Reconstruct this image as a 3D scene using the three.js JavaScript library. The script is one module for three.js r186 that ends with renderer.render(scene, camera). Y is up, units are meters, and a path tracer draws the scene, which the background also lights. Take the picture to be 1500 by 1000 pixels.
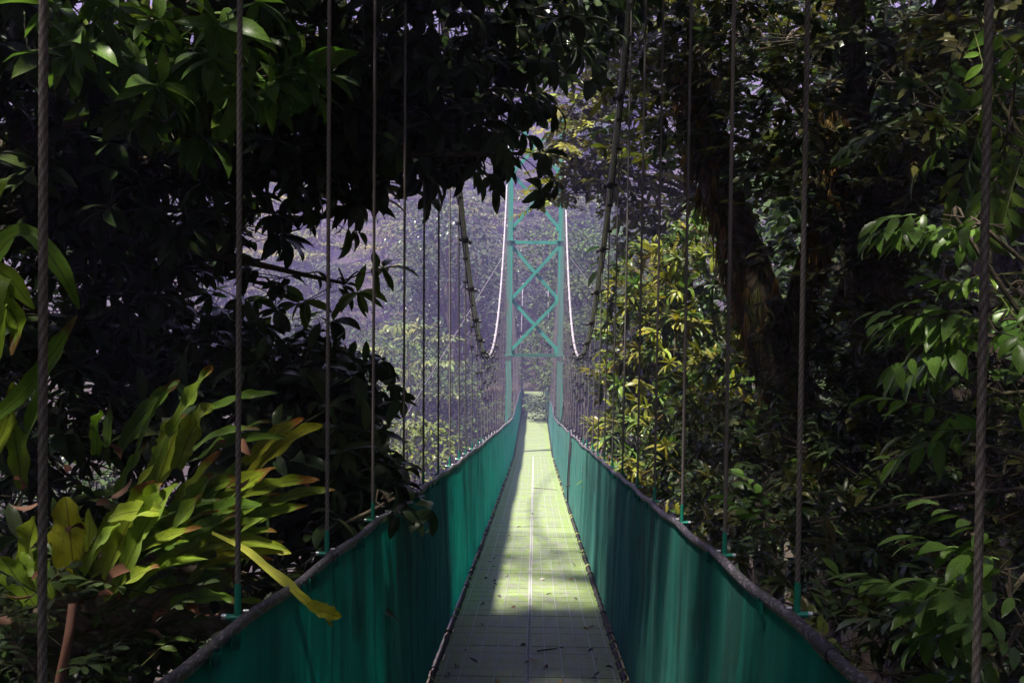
import * as THREE from 'three';
import { mergeGeometries } from 'three/addons/utils/BufferGeometryUtils.js';
import { ImprovedNoise } from 'three/addons/math/ImprovedNoise.js';

// ------------------------------------------------------------------ camera, sky, sun, exposure
const scene = new THREE.Scene();
const D2R = Math.PI / 180;
const F = 1500;                                   // focal length in photograph pixels (1500 x 1000)
const camera = new THREE.PerspectiveCamera(2 * Math.atan(500 / F) / D2R, 1.5, 0.05, 1200);
camera.rotation.order = 'YXZ';
camera.position.set(0.02, 1.65, 0);
camera.rotation.set(-0.69 * D2R, 1.3 * D2R, 0.6 * D2R);
camera.updateMatrixWorld(true);

const SUN = new THREE.Vector3(-0.27, 0.90, 0.20).normalize();
const sun = new THREE.DirectionalLight(new THREE.Color(1.0, 0.93, 0.80), 4.6);
sun.name = 'sun';
sun.position.copy(SUN).multiplyScalar(120).add(new THREE.Vector3(0, 0, -30));
sun.target.position.set(0, 0, -30);
sun.castShadow = true;
sun.shadow.radius = 8;
Object.assign(sun.shadow.camera, { left: -90, right: 90, top: 90, bottom: -90, near: 1, far: 320 });
sun.shadow.mapSize.set(4096, 4096);
scene.add(sun, sun.target);

{
  const W = 64, H = 32, data = new Float32Array(W * H * 4);
  for (let j = 0; j < H; j++) {
    const e = Math.max(0, ((j + 0.5) / H - 0.5) * 2);      // 0 horizon .. 1 zenith
    const k = Math.pow(1 - e, 2.2);
    for (let i = 0; i < W; i++) data.set([0.50 + 0.30 * k, 0.60 + 0.26 * k, 0.86 + 0.10 * k, 1], (j * W + i) * 4);
  }
  const sky = new THREE.DataTexture(data, W, H, THREE.RGBAFormat, THREE.FloatType);
  sky.mapping = THREE.EquirectangularReflectionMapping;
  sky.magFilter = sky.minFilter = THREE.LinearFilter;
  sky.needsUpdate = true;
  scene.background = sky; scene.environment = sky;
  scene.backgroundIntensity = 0.22; scene.environmentIntensity = 0.22;
}
scene.fog = new THREE.FogExp2(new THREE.Color(0.45, 0.38, 0.95), 0.0035);

const renderer = new THREE.WebGLRenderer({ antialias: true });
renderer.setSize(1024, 682);
renderer.toneMapping = THREE.LinearToneMapping;
renderer.toneMappingExposure = 7.2;
renderer.shadowMap.enabled = true;
renderer.shadowMap.type = THREE.PCFSoftShadowMap;

// ------------------------------------------------------------------ helpers
let seed = 20240611;
const rnd = () => { seed |= 0; seed = seed + 0x6D2B79F5 | 0; let t = Math.imul(seed ^ seed >>> 15, 1 | seed); t = t + Math.imul(t ^ t >>> 7, 61 | t) ^ t; return ((t ^ t >>> 14) >>> 0) / 4294967296; };
const rr = (a, b) => a + (b - a) * rnd();
const pick = a => a[Math.floor(rnd() * a.length) % a.length];
const V = (x, y, z) => new THREE.Vector3(x, y, z);
const P = (x, y, d) => new THREE.Vector3(x, y, -d);          // d: metres along the bridge away from the camera
const lerp = THREE.MathUtils.lerp, sstep = THREE.MathUtils.smoothstep, clamp = THREE.MathUtils.clamp;
const noise3 = new ImprovedNoise();
const fbm = (x, y, z, o = 4) => { let s = 0, a = 0.5, f = 1; for (let i = 0; i < o; i++) { s += a * noise3.noise(x * f, y * f, z * f); a *= 0.5; f *= 2.03; } return s; };
// a point of the photograph at a given distance along the bridge
function px(u, v, d) {
  const r = V((u - 750) / F, (500 - v) / F, -1).applyQuaternion(camera.quaternion);
  return r.multiplyScalar(-(d + camera.position.z) / r.z).add(camera.position);
}
const camInv = camera.matrixWorldInverse.copy(camera.matrixWorld).invert();
const tmpV = V(0, 0, 0);
function seen(p, m = 60) {                                   // depth if the point is inside the picture, else 0
  tmpV.copy(p).applyMatrix4(camInv);
  const d = -tmpV.z; if (d < 0.3) return 0;
  const u = 750 + F * tmpV.x / d, v = 500 - F * tmpV.y / d;
  return u > -m && u < 1500 + m && v > -m && v < 1000 + m ? d : 0;
}
const used = new Map();
function numbered(n) { const k = used.get(n) || 0; used.set(n, k + 1); return k ? n + '_' + String(k).padStart(3, '0') : n; }
function tag(o, label, category, group, kind) {
  if (label) o.userData.label = label;
  if (category) o.userData.category = category;
  if (group) o.userData.group = group;
  if (kind) o.userData.kind = kind;
  return o;
}
function thing(name, pos, label, category, group) {
  const g = new THREE.Group(); g.name = numbered(name); g.position.copy(pos); scene.add(g);
  return tag(g, label, category, group);
}
// geometry given in world coordinates becomes a mesh under a parent group (whose own parents sit at known places)
function part(name, geo, mat, parent) {
  const m = new THREE.Mesh(geo, mat); m.name = name;
  if (parent) {
    const o = V(0, 0, 0); for (let p = parent; p && p !== scene; p = p.parent) o.add(p.position);
    m.position.copy(o).negate(); parent.add(m);
  } else { m.name = numbered(name); scene.add(m); }
  return m;
}
// a mesh whose geometry keeps its own axes
function partAt(name, geo, mat, parent, matrix) {
  const m = new THREE.Mesh(geo, mat); m.name = name;
  matrix.decompose(m.position, m.quaternion, m.scale);
  for (let p = parent; p && p !== scene; p = p.parent) m.position.sub(p.position);
  parent.add(m); return m;
}
const mat4 = (p, q, s) => new THREE.Matrix4().compose(p, q, s instanceof THREE.Vector3 ? s : V(s, s, s));
function tube(points, r0, r1 = r0, { radial = 8, rows = 0, lobes = 0, lay = 0.075, bumpy = 0, caps = true, uvs = 1 } = {}) {
  const curve = points.length > 2 ? new THREE.CatmullRomCurve3(points, false, 'centripetal') : new THREE.LineCurve3(points[0], points[1]);
  const len = curve.getLength();
  const n = rows || (points.length > 2 ? points.length * 4 : 1);
  const fr = points.length > 2 ? curve.computeFrenetFrames(n, false) : null;
  let N0, B0; if (!fr) { const t = points[1].clone().sub(points[0]).normalize(); N0 = Math.abs(t.y) > 0.9 ? V(1, 0, 0) : V(0, 1, 0); N0.sub(t.clone().multiplyScalar(N0.dot(t))).normalize(); B0 = t.clone().cross(N0); }
  const pos = [], nor = [], uv = [], idx = [], strand = [];
  for (let i = 0; i <= n; i++) {
    const t = i / n, c = points.length > 2 ? curve.getPointAt(t) : curve.getPoint(t), N = fr ? fr.normals[i] : N0, B = fr ? fr.binormals[i] : B0, r = lerp(r0, r1, t);
    for (let k = 0; k <= radial; k++) {
      const a = k / radial * Math.PI * 2;
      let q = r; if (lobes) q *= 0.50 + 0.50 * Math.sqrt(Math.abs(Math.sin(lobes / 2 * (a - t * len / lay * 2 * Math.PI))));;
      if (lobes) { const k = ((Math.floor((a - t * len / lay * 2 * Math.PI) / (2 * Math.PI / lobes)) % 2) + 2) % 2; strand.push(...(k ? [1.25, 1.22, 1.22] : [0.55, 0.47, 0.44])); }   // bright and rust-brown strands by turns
      if (bumpy) q *= 1 + bumpy * fbm(c.x * 3 + Math.cos(a) * 1.3, c.y * 3 + Math.sin(a) * 1.3, c.z * 3, 3);
      const dx = N.x * Math.cos(a) + B.x * Math.sin(a), dy = N.y * Math.cos(a) + B.y * Math.sin(a), dz = N.z * Math.cos(a) + B.z * Math.sin(a);
      pos.push(c.x + dx * q, c.y + dy * q, c.z + dz * q); nor.push(dx, dy, dz); uv.push(k / radial * Math.max(1, Math.round(r0 * 6.28 * uvs)), t * len * uvs);
    }
  }
  for (let i = 0; i < n; i++) for (let k = 0; k < radial; k++) { const a = i * (radial + 1) + k, b = a + radial + 1; idx.push(a, a + 1, b, b, a + 1, b + 1); }
  if (caps) for (const [row, s] of [[0, 1], [n, -1]]) {
    const t = row / n, c = points.length > 2 ? curve.getPointAt(t) : curve.getPoint(t), at = pos.length / 3; const tg = curve.getTangentAt ? curve.getTangentAt(t) : V(0, 1, 0);
    pos.push(c.x, c.y, c.z); if (lobes) strand.push(1, 1, 1); nor.push(-s * tg.x, -s * tg.y, -s * tg.z); uv.push(0, 0);
    for (let k = 0; k < radial; k++) { const a = row * (radial + 1) + k; s > 0 ? idx.push(at, a + 1, a) : idx.push(at, a, a + 1); }
  }
  const g = new THREE.BufferGeometry();
  g.setAttribute('position', new THREE.Float32BufferAttribute(pos, 3)); g.setAttribute('normal', new THREE.Float32BufferAttribute(nor, 3)); g.setAttribute('uv', new THREE.Float32BufferAttribute(uv, 2));
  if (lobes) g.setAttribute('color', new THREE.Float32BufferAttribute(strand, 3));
  g.setIndex(idx); if (lobes || bumpy) g.computeVertexNormals();
  return g;
}
function boxBetween(a, b, w, h) {                            // a bar of section w (across) x h from a to b
  const g = new THREE.BoxGeometry(w, h, a.distanceTo(b)), t = b.clone().sub(a).normalize();
  const up = Math.abs(t.y) > 0.97 ? V(0, 0, 1) : V(0, 1, 0), x = up.clone().cross(t).normalize(), y = t.clone().cross(x);
  g.applyMatrix4(new THREE.Matrix4().makeBasis(x, y, t).setPosition(a.clone().add(b).multiplyScalar(0.5)));
  return g;
}
const merge = gs => mergeGeometries(gs.map(g => g.index ? g.toNonIndexed() : g));
function white(g, c = [1, 1, 1]) { const n = g.attributes.position.count, a = new Float32Array(n * 3); for (let i = 0; i < n; i++) a.set(c, i * 3); g.setAttribute('color', new THREE.BufferAttribute(a, 3)); return g; }

// ------------------------------------------------------------------ textures (what surfaces are made of)
function tex(w, h, fn, srgb = false, rep = [1, 1]) {
  const d = new Uint8Array(w * h * 4);
  for (let j = 0; j < h; j++) for (let i = 0; i < w; i++) { const c = fn(i / w, j / h, i, j), o = (j * w + i) * 4; d[o] = clamp(c[0], 0, 1) * 255; d[o + 1] = clamp(c[1], 0, 1) * 255; d[o + 2] = clamp(c[2], 0, 1) * 255; d[o + 3] = 255; }
  const t = new THREE.DataTexture(d, w, h); t.wrapS = t.wrapT = THREE.RepeatWrapping; t.magFilter = THREE.LinearFilter; t.minFilter = THREE.LinearMipmapLinearFilter; t.generateMipmaps = true;
  if (srgb) t.colorSpace = THREE.SRGBColorSpace; t.repeat.set(...rep); t.needsUpdate = true; return t;
}
// noise that closes on itself over the unit square
const loop = (u, v, f, s = 0, o = 4) => { const a = u * 6.2832, b = v * 6.2832, r = f / 6.2832; return fbm(Math.cos(a) * r + s, Math.sin(a) * r + Math.cos(b) * r * 1.7, Math.sin(b) * r + s * 2, o); };
const hex = (r, g, b) => [r / 255, g / 255, b / 255];
const mixc = (a, b, t) => [lerp(a[0], b[0], t), lerp(a[1], b[1], t), lerp(a[2], b[2], t)];

const T = {};
T.leaf = tex(128, 256, (u, v) => {                            // midrib, side veins, blotches
  const x = Math.abs(u - 0.5) * 2, rib = Math.exp(-Math.pow(x / 0.05, 2));
  const vein = Math.exp(-Math.pow((((v * 9 - x * 1.5) % 1 + 1) % 1 - 0.5) / 0.10, 2)) * (x > 0.04 ? 0.25 : 0);
  const b = loop(u, v, 6, 3.1) * 0.5, s = loop(u, v, 22, 9.3, 2) > 0.36 ? 0.35 : 0;
  const k = 0.84 + b * 0.35 + rib * 0.16 + vein * 0.35;
  return [k * (1 + s * 0.3), k * (1 - s * 0.35), k * (1 - s * 0.2)];
}, true);
T.leafBump = tex(128, 256, (u, v) => { const x = Math.abs(u - 0.5) * 2, rib = Math.exp(-Math.pow(x / 0.06, 2)), vein = Math.exp(-Math.pow((((v * 9 - x * 1.5) % 1 + 1) % 1 - 0.5) / 0.16, 2)); const k = 0.6 - rib * 0.5 - vein * 0.25 + loop(u, v, 10, 1) * 0.2; return [k, k, k]; });
T.bark = tex(256, 256, (u, v) => {
  const f = loop(u, v, 7, 2.2), r = Math.abs(loop(u, v * 0.999, 14, 7.7)), m = loop(u, v, 5, 13.4);
  let c = mixc(hex(62, 50, 40), hex(108, 94, 78), clamp(0.5 + f + r, 0, 1));
  c = mixc(c, hex(62, 66, 26), sstep(m, -0.02, 0.16) * 0.8);
  return mixc(c, hex(128, 128, 110), sstep(loop(u, v, 11, 21), 0.2, 0.27) * 0.6);
}, true);
T.barkBump = tex(256, 256, (u, v) => { const k = 0.5 + loop(u, v, 14, 7.7) * 0.9; return [k, k, k]; });
T.ground = tex(512, 512, (u, v) => {
  const f = loop(u, v, 9, 1.2, 5), g = loop(u, v, 26, 5.5, 4), m = loop(u, v, 6, 8.8);
  let c = mixc(hex(30, 22, 15), hex(66, 50, 34), clamp(0.5 + f * 0.9 + g, 0, 1));
  return mixc(c, hex(36, 46, 18), sstep(m + g * 0.5, 0.02, 0.2) * 0.8);
}, true);
T.deck = tex(512, 1024, (u, v) => {                           // across 1.12 m, along 4 m
  const f = loop(u, v, 8, 4.4, 5), g = loop(u, v, 30, 6.1, 3), e = Math.abs(u - 0.5) * 2;
  const rib = 0.5 + 0.5 * Math.cos(v * Math.PI * 2 * 160);
  let c = mixc(hex(116, 120, 108), hex(138, 140, 130), clamp(0.5 + f * 1.4, 0, 1));
  c = mixc(c, hex(116, 138, 70), clamp(sstep(f * 0.6 + g * 0.9 + (e > 0.62 ? (e - 0.62) * 0.9 : 0), -0.4, 0.4), 0, 0.9));
  c = mixc(c, hex(96, 108, 74), sstep(g, 0.1, 0.34) * 0.5);
  return c.map(x => x * (0.88 + 0.12 * rib));
}, true);
T.deckBump = tex(256, 1024, (u, v) => { const k = 0.5 + 0.38 * Math.cos(v * Math.PI * 2 * 160) + 0.15 * loop(u, v, 30, 6.1, 3); return [k, k, k]; });
T.fabric = tex(512, 512, (u, v) => {                          // woven shade cloth with run marks and dirt
  const w = 0.90 + 0.10 * Math.sin(u * 6.2832 * 128) * Math.sin(v * 6.2832 * 128);
  const run = loop(u, v * 0.06, 26, 3.3, 4), run2 = loop(u, v * 0.12, 12, 8.3, 3), blot = loop(u, v, 7, 11, 4);
  let c = mixc(hex(0, 119, 109), hex(0, 155, 140), clamp(0.5 + run * 0.9 + blot * 0.7, 0, 1));
  c = mixc(c, hex(1, 88, 80), sstep(run2 + blot * 0.4, 0.05, 0.3) * 0.75);
  c = mixc(c, hex(50, 160, 130), sstep(loop(u, v, 34, 17, 3), 0.28, 0.38) * 0.3);
  return c.map(x => x * w);
}, true);
T.fabricBump = tex(256, 256, (u, v) => { const k = 0.5 + 0.3 * Math.sin(u * 6.2832 * 64) * Math.sin(v * 6.2832 * 64) + loop(u, v, 9, 2) * 0.4; return [k, k, k]; });
T.pipe = tex(256, 256, (u, v) => {
  const f = loop(u, v, 12, 3.7), g = loop(u, v, 30, 9.4, 3);
  let c = mixc(hex(44, 42, 46), hex(66, 63, 68), clamp(0.5 + f, 0, 1));
  c = mixc(c, hex(138, 124, 144), sstep(f + g * 0.7, 0.05, 0.3) * 0.8);
  return mixc(c, hex(46, 110, 84), sstep(g - f * 0.3, 0.24, 0.32) * 0.5);
}, true);
T.rust = tex(256, 256, (u, v) => { const f = loop(u, v, 10, 5.5, 5); return mixc(hex(44, 150, 132), hex(132, 84, 60), sstep(f, 0.12, 0.3) * 0.7).map(x => x * (0.92 + loop(u, v, 24, 2, 3) * 0.3)); }, true);
T.steel = tex(128, 256, (u, v) => { const f = loop(u, v, 9, 1.5, 4), k = 0.78 + f * 0.5; return mixc([k, k * 0.98, k * 0.98], hex(120, 84, 66), sstep(loop(u, v, 15, 8, 4), 0.14, 0.3) * 0.6); }, true);

// ------------------------------------------------------------------ materials
const std = (o) => new THREE.MeshStandardMaterial({ side: THREE.DoubleSide, ...o });
const lin = (r, g, b) => new THREE.Color().setRGB(r, g, b);
function leafMat(c, { gloss = 0.5, coatRough = 0.3, through = 0.30 } = {}) {
  return new THREE.MeshPhysicalMaterial({ color: lin(...c), map: T.leaf, bumpMap: T.leafBump, bumpScale: 0.0012, roughness: 0.92, specularIntensity: 0.3, clearcoat: gloss, clearcoatRoughness: coatRough, transmission: through, thickness: 0, side: THREE.DoubleSide, vertexColors: true });
}
const M = {
  bark: std({ map: T.bark, bumpMap: T.barkBump, bumpScale: 0.02, roughness: 0.95 }),
  twig: std({ color: lin(0.06, 0.045, 0.03), roughness: 0.9 }),
  ground: std({ map: T.ground, bumpMap: T.ground, bumpScale: 0.05, roughness: 1 }),
  deck: std({ map: T.deck, bumpMap: T.deckBump, bumpScale: 0.0025, roughness: 0.62 }),
  wire: std({ color: lin(0.40, 0.40, 0.41), roughness: 0.5, metalness: 0.3 }),
  fabric: new THREE.MeshPhysicalMaterial({ map: T.fabric, bumpMap: T.fabricBump, bumpScale: 0.002, roughness: 0.95, specularIntensity: 0.12, transmission: 0.42, thickness: 0, side: THREE.DoubleSide }),
  seam: std({ color: lin(0.002, 0.075, 0.055), roughness: 0.9 }),
  pipe: std({ map: T.pipe, bumpMap: T.pipe, bumpScale: 0.0015, roughness: 0.55 }),
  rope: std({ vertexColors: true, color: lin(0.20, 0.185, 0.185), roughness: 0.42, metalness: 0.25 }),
  cable: std({ map: T.steel, color: lin(0.62, 0.60, 0.62), roughness: 0.42, metalness: 0.45 }),
  iron: std({ color: lin(0.035, 0.033, 0.033), roughness: 0.6, metalness: 0.4 }),
  zinc: std({ color: lin(0.75, 0.75, 0.78), roughness: 0.35, metalness: 0.7 }),
  green: std({ color: lin(0.006, 0.22, 0.15), roughness: 0.5 }),
  tower: std({ map: T.rust, roughness: 0.6 }),
  towerBar: std({ map: T.rust, color: lin(0.95, 0.42, 0.40), roughness: 0.75 }),
  edge: std({ color: lin(0.02, 0.02, 0.018), roughness: 0.8 }),
  lace: std({ color: lin(0.42, 0.44, 0.16), roughness: 0.8 }),
  moss: std({ color: lin(0.26, 0.15, 0.03), roughness: 1, vertexColors: false }),
  mossGreen: std({ color: lin(0.09, 0.085, 0.016), roughness: 1 }),
};

// ------------------------------------------------------------------ terrain
const RAIL = 1.14, HW = 0.56, RW = 0.65;
function deckY(d) {                                            // walkway surface, metres
  const e = Math.max(d, -4);
  if (e <= 31) return -0.0712 * e - 0.06 * Math.sin(clamp(e / 31, 0, 1) * Math.PI) * 0.6;
  if (e <= 50) return -2.207 - (e - 31) * 0.0075;
  const t = e - 50; return -2.35 + t * 0.012 + Math.min(t, 7) ** 2 * 0.0105;
}
function groundY(x, d) {
  const a = Math.abs(x);
  let y = d < 0 ? -0.9 : lerp(-0.9, -11, sstep(d, 1, 30));
  if (d > 42) y = lerp(-11, -2.3, sstep(d, 42, 58));
  if (d > 57) y = -2.3 + (d - 57) * 0.06 + Math.max(0, d - 72) * 0.36 + Math.max(0, d - 180) * 0.35;
  const nearBank = 1 - sstep(d, 6, 24);
  y += nearBank * (sstep(a, 0.8, 3.6) * 1.5 + Math.max(0, a - 4) * 0.28);
  if (d < 45) y += Math.max(0, -x - 3.5 - 0.33 * Math.max(d, 0)) * 0.8 + Math.max(0, x - 4 - 0.15 * Math.max(d, 0)) * 0.8 * (1 - sstep(d, 35, 45));
  y += (1 - nearBank) * (d < 57 ? Math.max(0, x - 3) * 0.45 + Math.max(0, -x - 14) * 0.35 : 0) * (1 - sstep(d, 50, 60));
  y += fbm(x * 0.13, d * 0.13, 2.2, 4) * (d > 57 ? 5 * sstep(a + (d - 57), 2, 12) : 0.7 * sstep(a, 0.7, 2));
  return y;
}
{
  const xs = [], ds = [];
  for (let x = -170; x <= 170.1;) { xs.push(x); x += Math.abs(x) < 12 ? 0.5 : Math.abs(x) < 40 ? 2 : 6; }
  for (let d = -60; d <= 280;) { ds.push(d); d += d > -8 && d < 30 ? 0.6 : d < 100 ? 2 : 6; }
  const pos = [], uv = [], idx = [];
  for (const d of ds) for (const x of xs) { pos.push(x, groundY(x, d), -d); uv.push(x / 3, d / 3); }
  for (let j = 0; j < ds.length - 1; j++) for (let i = 0; i < xs.length - 1; i++) { const a = j * xs.length + i, b = a + xs.length; idx.push(a, a + 1, b, a + 1, b + 1, b); }
  const g = new THREE.BufferGeometry(); g.setAttribute('position', new THREE.Float32BufferAttribute(pos, 3)); g.setAttribute('uv', new THREE.Float32BufferAttribute(uv, 2)); g.setIndex(idx); g.computeVertexNormals();
  tag(part('terrain', g, M.ground), 'leaf-littered soil of the ravine and the hillside across it', 'ground', null, 'structure');
}

// ------------------------------------------------------------------ the bridge
const bridge = thing('suspension_footbridge', P(0, deckY(0), 0), 'green screened suspension footbridge running across the ravine', 'footbridge');
function sub(name, parent, pos = V(0, 0, 0)) { const g = new THREE.Group(); g.name = name; g.position.copy(pos); parent.add(g); return g; }

const walkway = sub('walkway', bridge);
{
  // transverse slats with open joints; deck texture runs along the bridge
  const step = 0.2, slats = [];
  for (let d = -2; d < 56.5; d += d < 40 ? step : 0.4) slats.push([d, d < 40 ? step : 0.4]);
  slats.forEach(([d, s], i) => {
    const y0 = deckY(d), y1 = deckY(d + s), gap = 0.006, th = 0.022, lift = rr(-0.0015, 0.0015), x0 = -HW + rr(-0.006, 0.006), x1 = HW + rr(-0.006, 0.006);
    const g = new THREE.BoxGeometry(x1 - x0, th, s - gap, 1, 1, 1); const p = g.attributes.position, n = g.attributes.normal, uv = g.attributes.uv;
    for (let k = 0; k < p.count; k++) {
      const x = p.getX(k) + (x0 + x1) / 2, z = p.getZ(k), dd = d + s / 2 - z;
      if (Math.abs(n.getY(k)) > 0.5) uv.setXY(k, (x + HW) / (2 * HW) * 0.96 + 0.02, dd / 4);
      else uv.setXY(k, 0.5, dd / 4);
      p.setXYZ(k, x, p.getY(k) - th / 2 + lerp(y0, y1, (dd - d) / s) + lift, -dd);
    }
    part('deck_slat', g, M.deck, walkway);
  });
  // wires run lengthwise over the slats
  const run = (x, a, b, off) => { const pts = []; for (let d = a; d <= b; d += 1) pts.push(P(x + 0.0025 * Math.sin(d * 1.7 + x * 40), deckY(d) + off, d)); return pts; };
  for (let k = 0; k < 11; k++) {
    const x = -0.525 + k * 0.105; if (k === 5) continue;
    part('lengthwise_wire', tube(run(x, 1, 31, 0.003), k % 2 ? 0.0032 : 0.0024, undefined, { radial: 5 }), M.wire, walkway);
  }
  const zig = []; for (let d = 3; d < 31; d += 0.05) zig.push(P(0.0 + (Math.round(d / 0.05) % 2 ? 0.009 : -0.009), deckY(d) + 0.004, d));
  part('seam_lacing', merge([tube(zig, 0.0028, undefined, { radial: 4, rows: zig.length * 2 }), tube(run(-0.012, 1, 31, 0.004), 0.0045, undefined, { radial: 5 }), tube(run(0.012, 1, 31, 0.004), 0.0045, undefined, { radial: 5 })]), std({ color: lin(0.40, 0.39, 0.41), roughness: 0.6 }), walkway);
  // supporting edge cables and cross beams
  for (const s of [-1, 1]) { const pts = []; for (let d = -2; d <= 56; d += 1) pts.push(P(s * (HW + 0.028), deckY(d) - 0.03, d)); part('edge_cable', tube(pts, 0.017, undefined, { radial: 7 }), M.edge, walkway); }
  for (let d = 0.45; d < 56; d += 1) part('cross_beam', boxBetween(P(-HW - 0.06, deckY(d) - 0.075, d), P(HW + 0.06, deckY(d) - 0.075, d), 0.05, 0.07), M.edge, walkway);
}

// side screens: fabric sheets laced to a handrail
const seams = { '-1': [-1.5, 3.4, 6.2, 9.4, 13, 16.4, 20.2, 24.5, 31.2, 38, 46, 56], '1': [-1.5, 2.2, 5.4, 9.2, 13.0, 17.2, 24.2, 31.2, 38, 46, 56] };
function railY(d, s) {
  let y = deckY(d) + RAIL - 0.012 * Math.pow(Math.sin(Math.PI * (d - (s < 0 ? 1.4 : 1.5))), 2);
  y += 0.02 * fbm(d * 0.4, s * 7, 3, 2);
  if (s > 0 && d > 17.3 && d < 18.6) y += 0.05 * (18.6 - d);
  return y;
}
const railX = (d, s) => s * (RW + 0.012 * fbm(d * 0.5, s * 3.3, 9, 2) + (d > 12 ? 0.01 * Math.sin(d * 0.9) : 0));
for (const s of [-1, 1]) {
  const screen = sub('side_screen', bridge);
  const ss = seams[s];
  for (let k = 0; k < ss.length - 1; k++) {
    const a = ss[k] + (s > 0 && k === 5 ? 0.10 : -0.03), b = ss[k + 1], nu = Math.max(12, Math.min(90, Math.round((b - a) / 0.05))), nv = 10;
    const pos = [], uv = [], idx = [];
    for (let i = 0; i <= nu; i++) for (let j = 0; j <= nv; j++) {
      const d = lerp(a, b, i / nu), t = j / nv, xt = railX(d, s), xb = s * (HW + 0.055);
      const belly = Math.sin(t * Math.PI) * (0.040 * fbm(d * 1.1, t * 1.2, s * 5 + 1, 3) + 0.022 * fbm(d * 4.5, t * 0.6, s * 9, 2)) + 0.010 * fbm(d * 7, t * 0.7, s * 3, 2);
      pos.push(lerp(xb, xt, t) + belly - s * 0.005 * (i / nu) + (s > 0 && k === 5 ? -0.03 * (1 - i / nu) : 0), lerp(deckY(d) - 0.012 + 0.012 * fbm(d * 3, 1, s, 2), railY(d, s) - 0.004, t), -d);
      uv.push(d / 2.2, t * RAIL / 2.2);
    }
    for (let i = 0; i < nu; i++) for (let j = 0; j < nv; j++) { const q = i * (nv + 1) + j, r = q + nv + 1; idx.push(q, r, q + 1, r, r + 1, q + 1); }
    const g = new THREE.BufferGeometry(); g.setAttribute('position', new THREE.Float32BufferAttribute(pos, 3)); g.setAttribute('uv', new THREE.Float32BufferAttribute(uv, 2)); g.setIndex(idx); g.computeVertexNormals();
    part('fabric_sheet', g, M.fabric, screen);
    // end batten where the sheet stops short of the next one
    if (s > 0 && k === 4) { const hem = []; for (let j = 0; j <= 6; j++) { const t = j / 6; hem.push(P(lerp(s * (HW + 0.048), railX(b, s) - s * 0.01, t), lerp(deckY(b), railY(b, s), t), b)); } part('end_batten', tube(hem, 0.011, undefined, { radial: 6 }), M.edge, screen); }
    // handrail pipe over the sheet's top edge
    const pts = []; const n = Math.max(5, Math.round((b - a) / 0.25)); for (let i = 0; i <= n; i++) { const d = lerp(ss[k], ss[k + 1], i / n); pts.push(P(railX(d, s), railY(d, s) + 0.004, d)); }
    part('handrail', tube(pts, 0.0152 + rr(-0.001, 0.001), undefined, { radial: 12, uvs: 3, bumpy: 0.10 }), M.pipe, screen);
    part('pipe_coupler', tube([P(railX(ss[k] - 0.05, s), railY(ss[k] - 0.05, s) + 0.004, ss[k] - 0.05), P(railX(ss[k] + 0.05, s), railY(ss[k] + 0.05, s) + 0.004, ss[k] + 0.05)], 0.0185, undefined, { radial: 12 }), M.pipe, screen);
  }
  // torn fabric edges turned over the rail, near the camera
  for (let k = 0; k < 16; k++) {
    const d = rr(1.7, 9), g = new THREE.PlaneGeometry(rr(0.03, 0.09), 0.035, 5, 2), p = g.attributes.position;
    for (let i = 0; i < p.count; i++) p.setXYZ(i, p.getX(i), p.getY(i) + 0.006 * Math.sin(p.getX(i) * 120 + k), 0.006 * Math.sin(p.getX(i) * 90 + k * 2));
    g.computeVertexNormals();
    g.applyMatrix4(new THREE.Matrix4().makeRotationY(Math.PI / 2 + Math.atan2(0, 1)).premultiply(new THREE.Matrix4().makeRotationX(-4 * D2R)).setPosition(P(railX(d, s) - s * 0.0165, railY(d, s) - 0.012, d)));
    part('fabric_scrap', g, M.fabric, screen);
  }
  // ties along the bottom edge
  for (let d = 3.2; d < 30; d += 0.26) {
    const w = rr(0.012, 0.03); if (rnd() < 0.25) continue;
    part('lacing_tie', tube([P(s * (HW - 0.005), deckY(d) + 0.003, d), P(s * (HW + 0.03), deckY(d) + 0.014 + rr(0, 0.012), d + w), P(s * (HW + 0.057), deckY(d) - 0.01, d + 2 * w)], rr(0.003, 0.007), undefined, { radial: 5 }), rnd() < 0.45 ? M.lace : M.edge, screen);
  }
}

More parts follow.
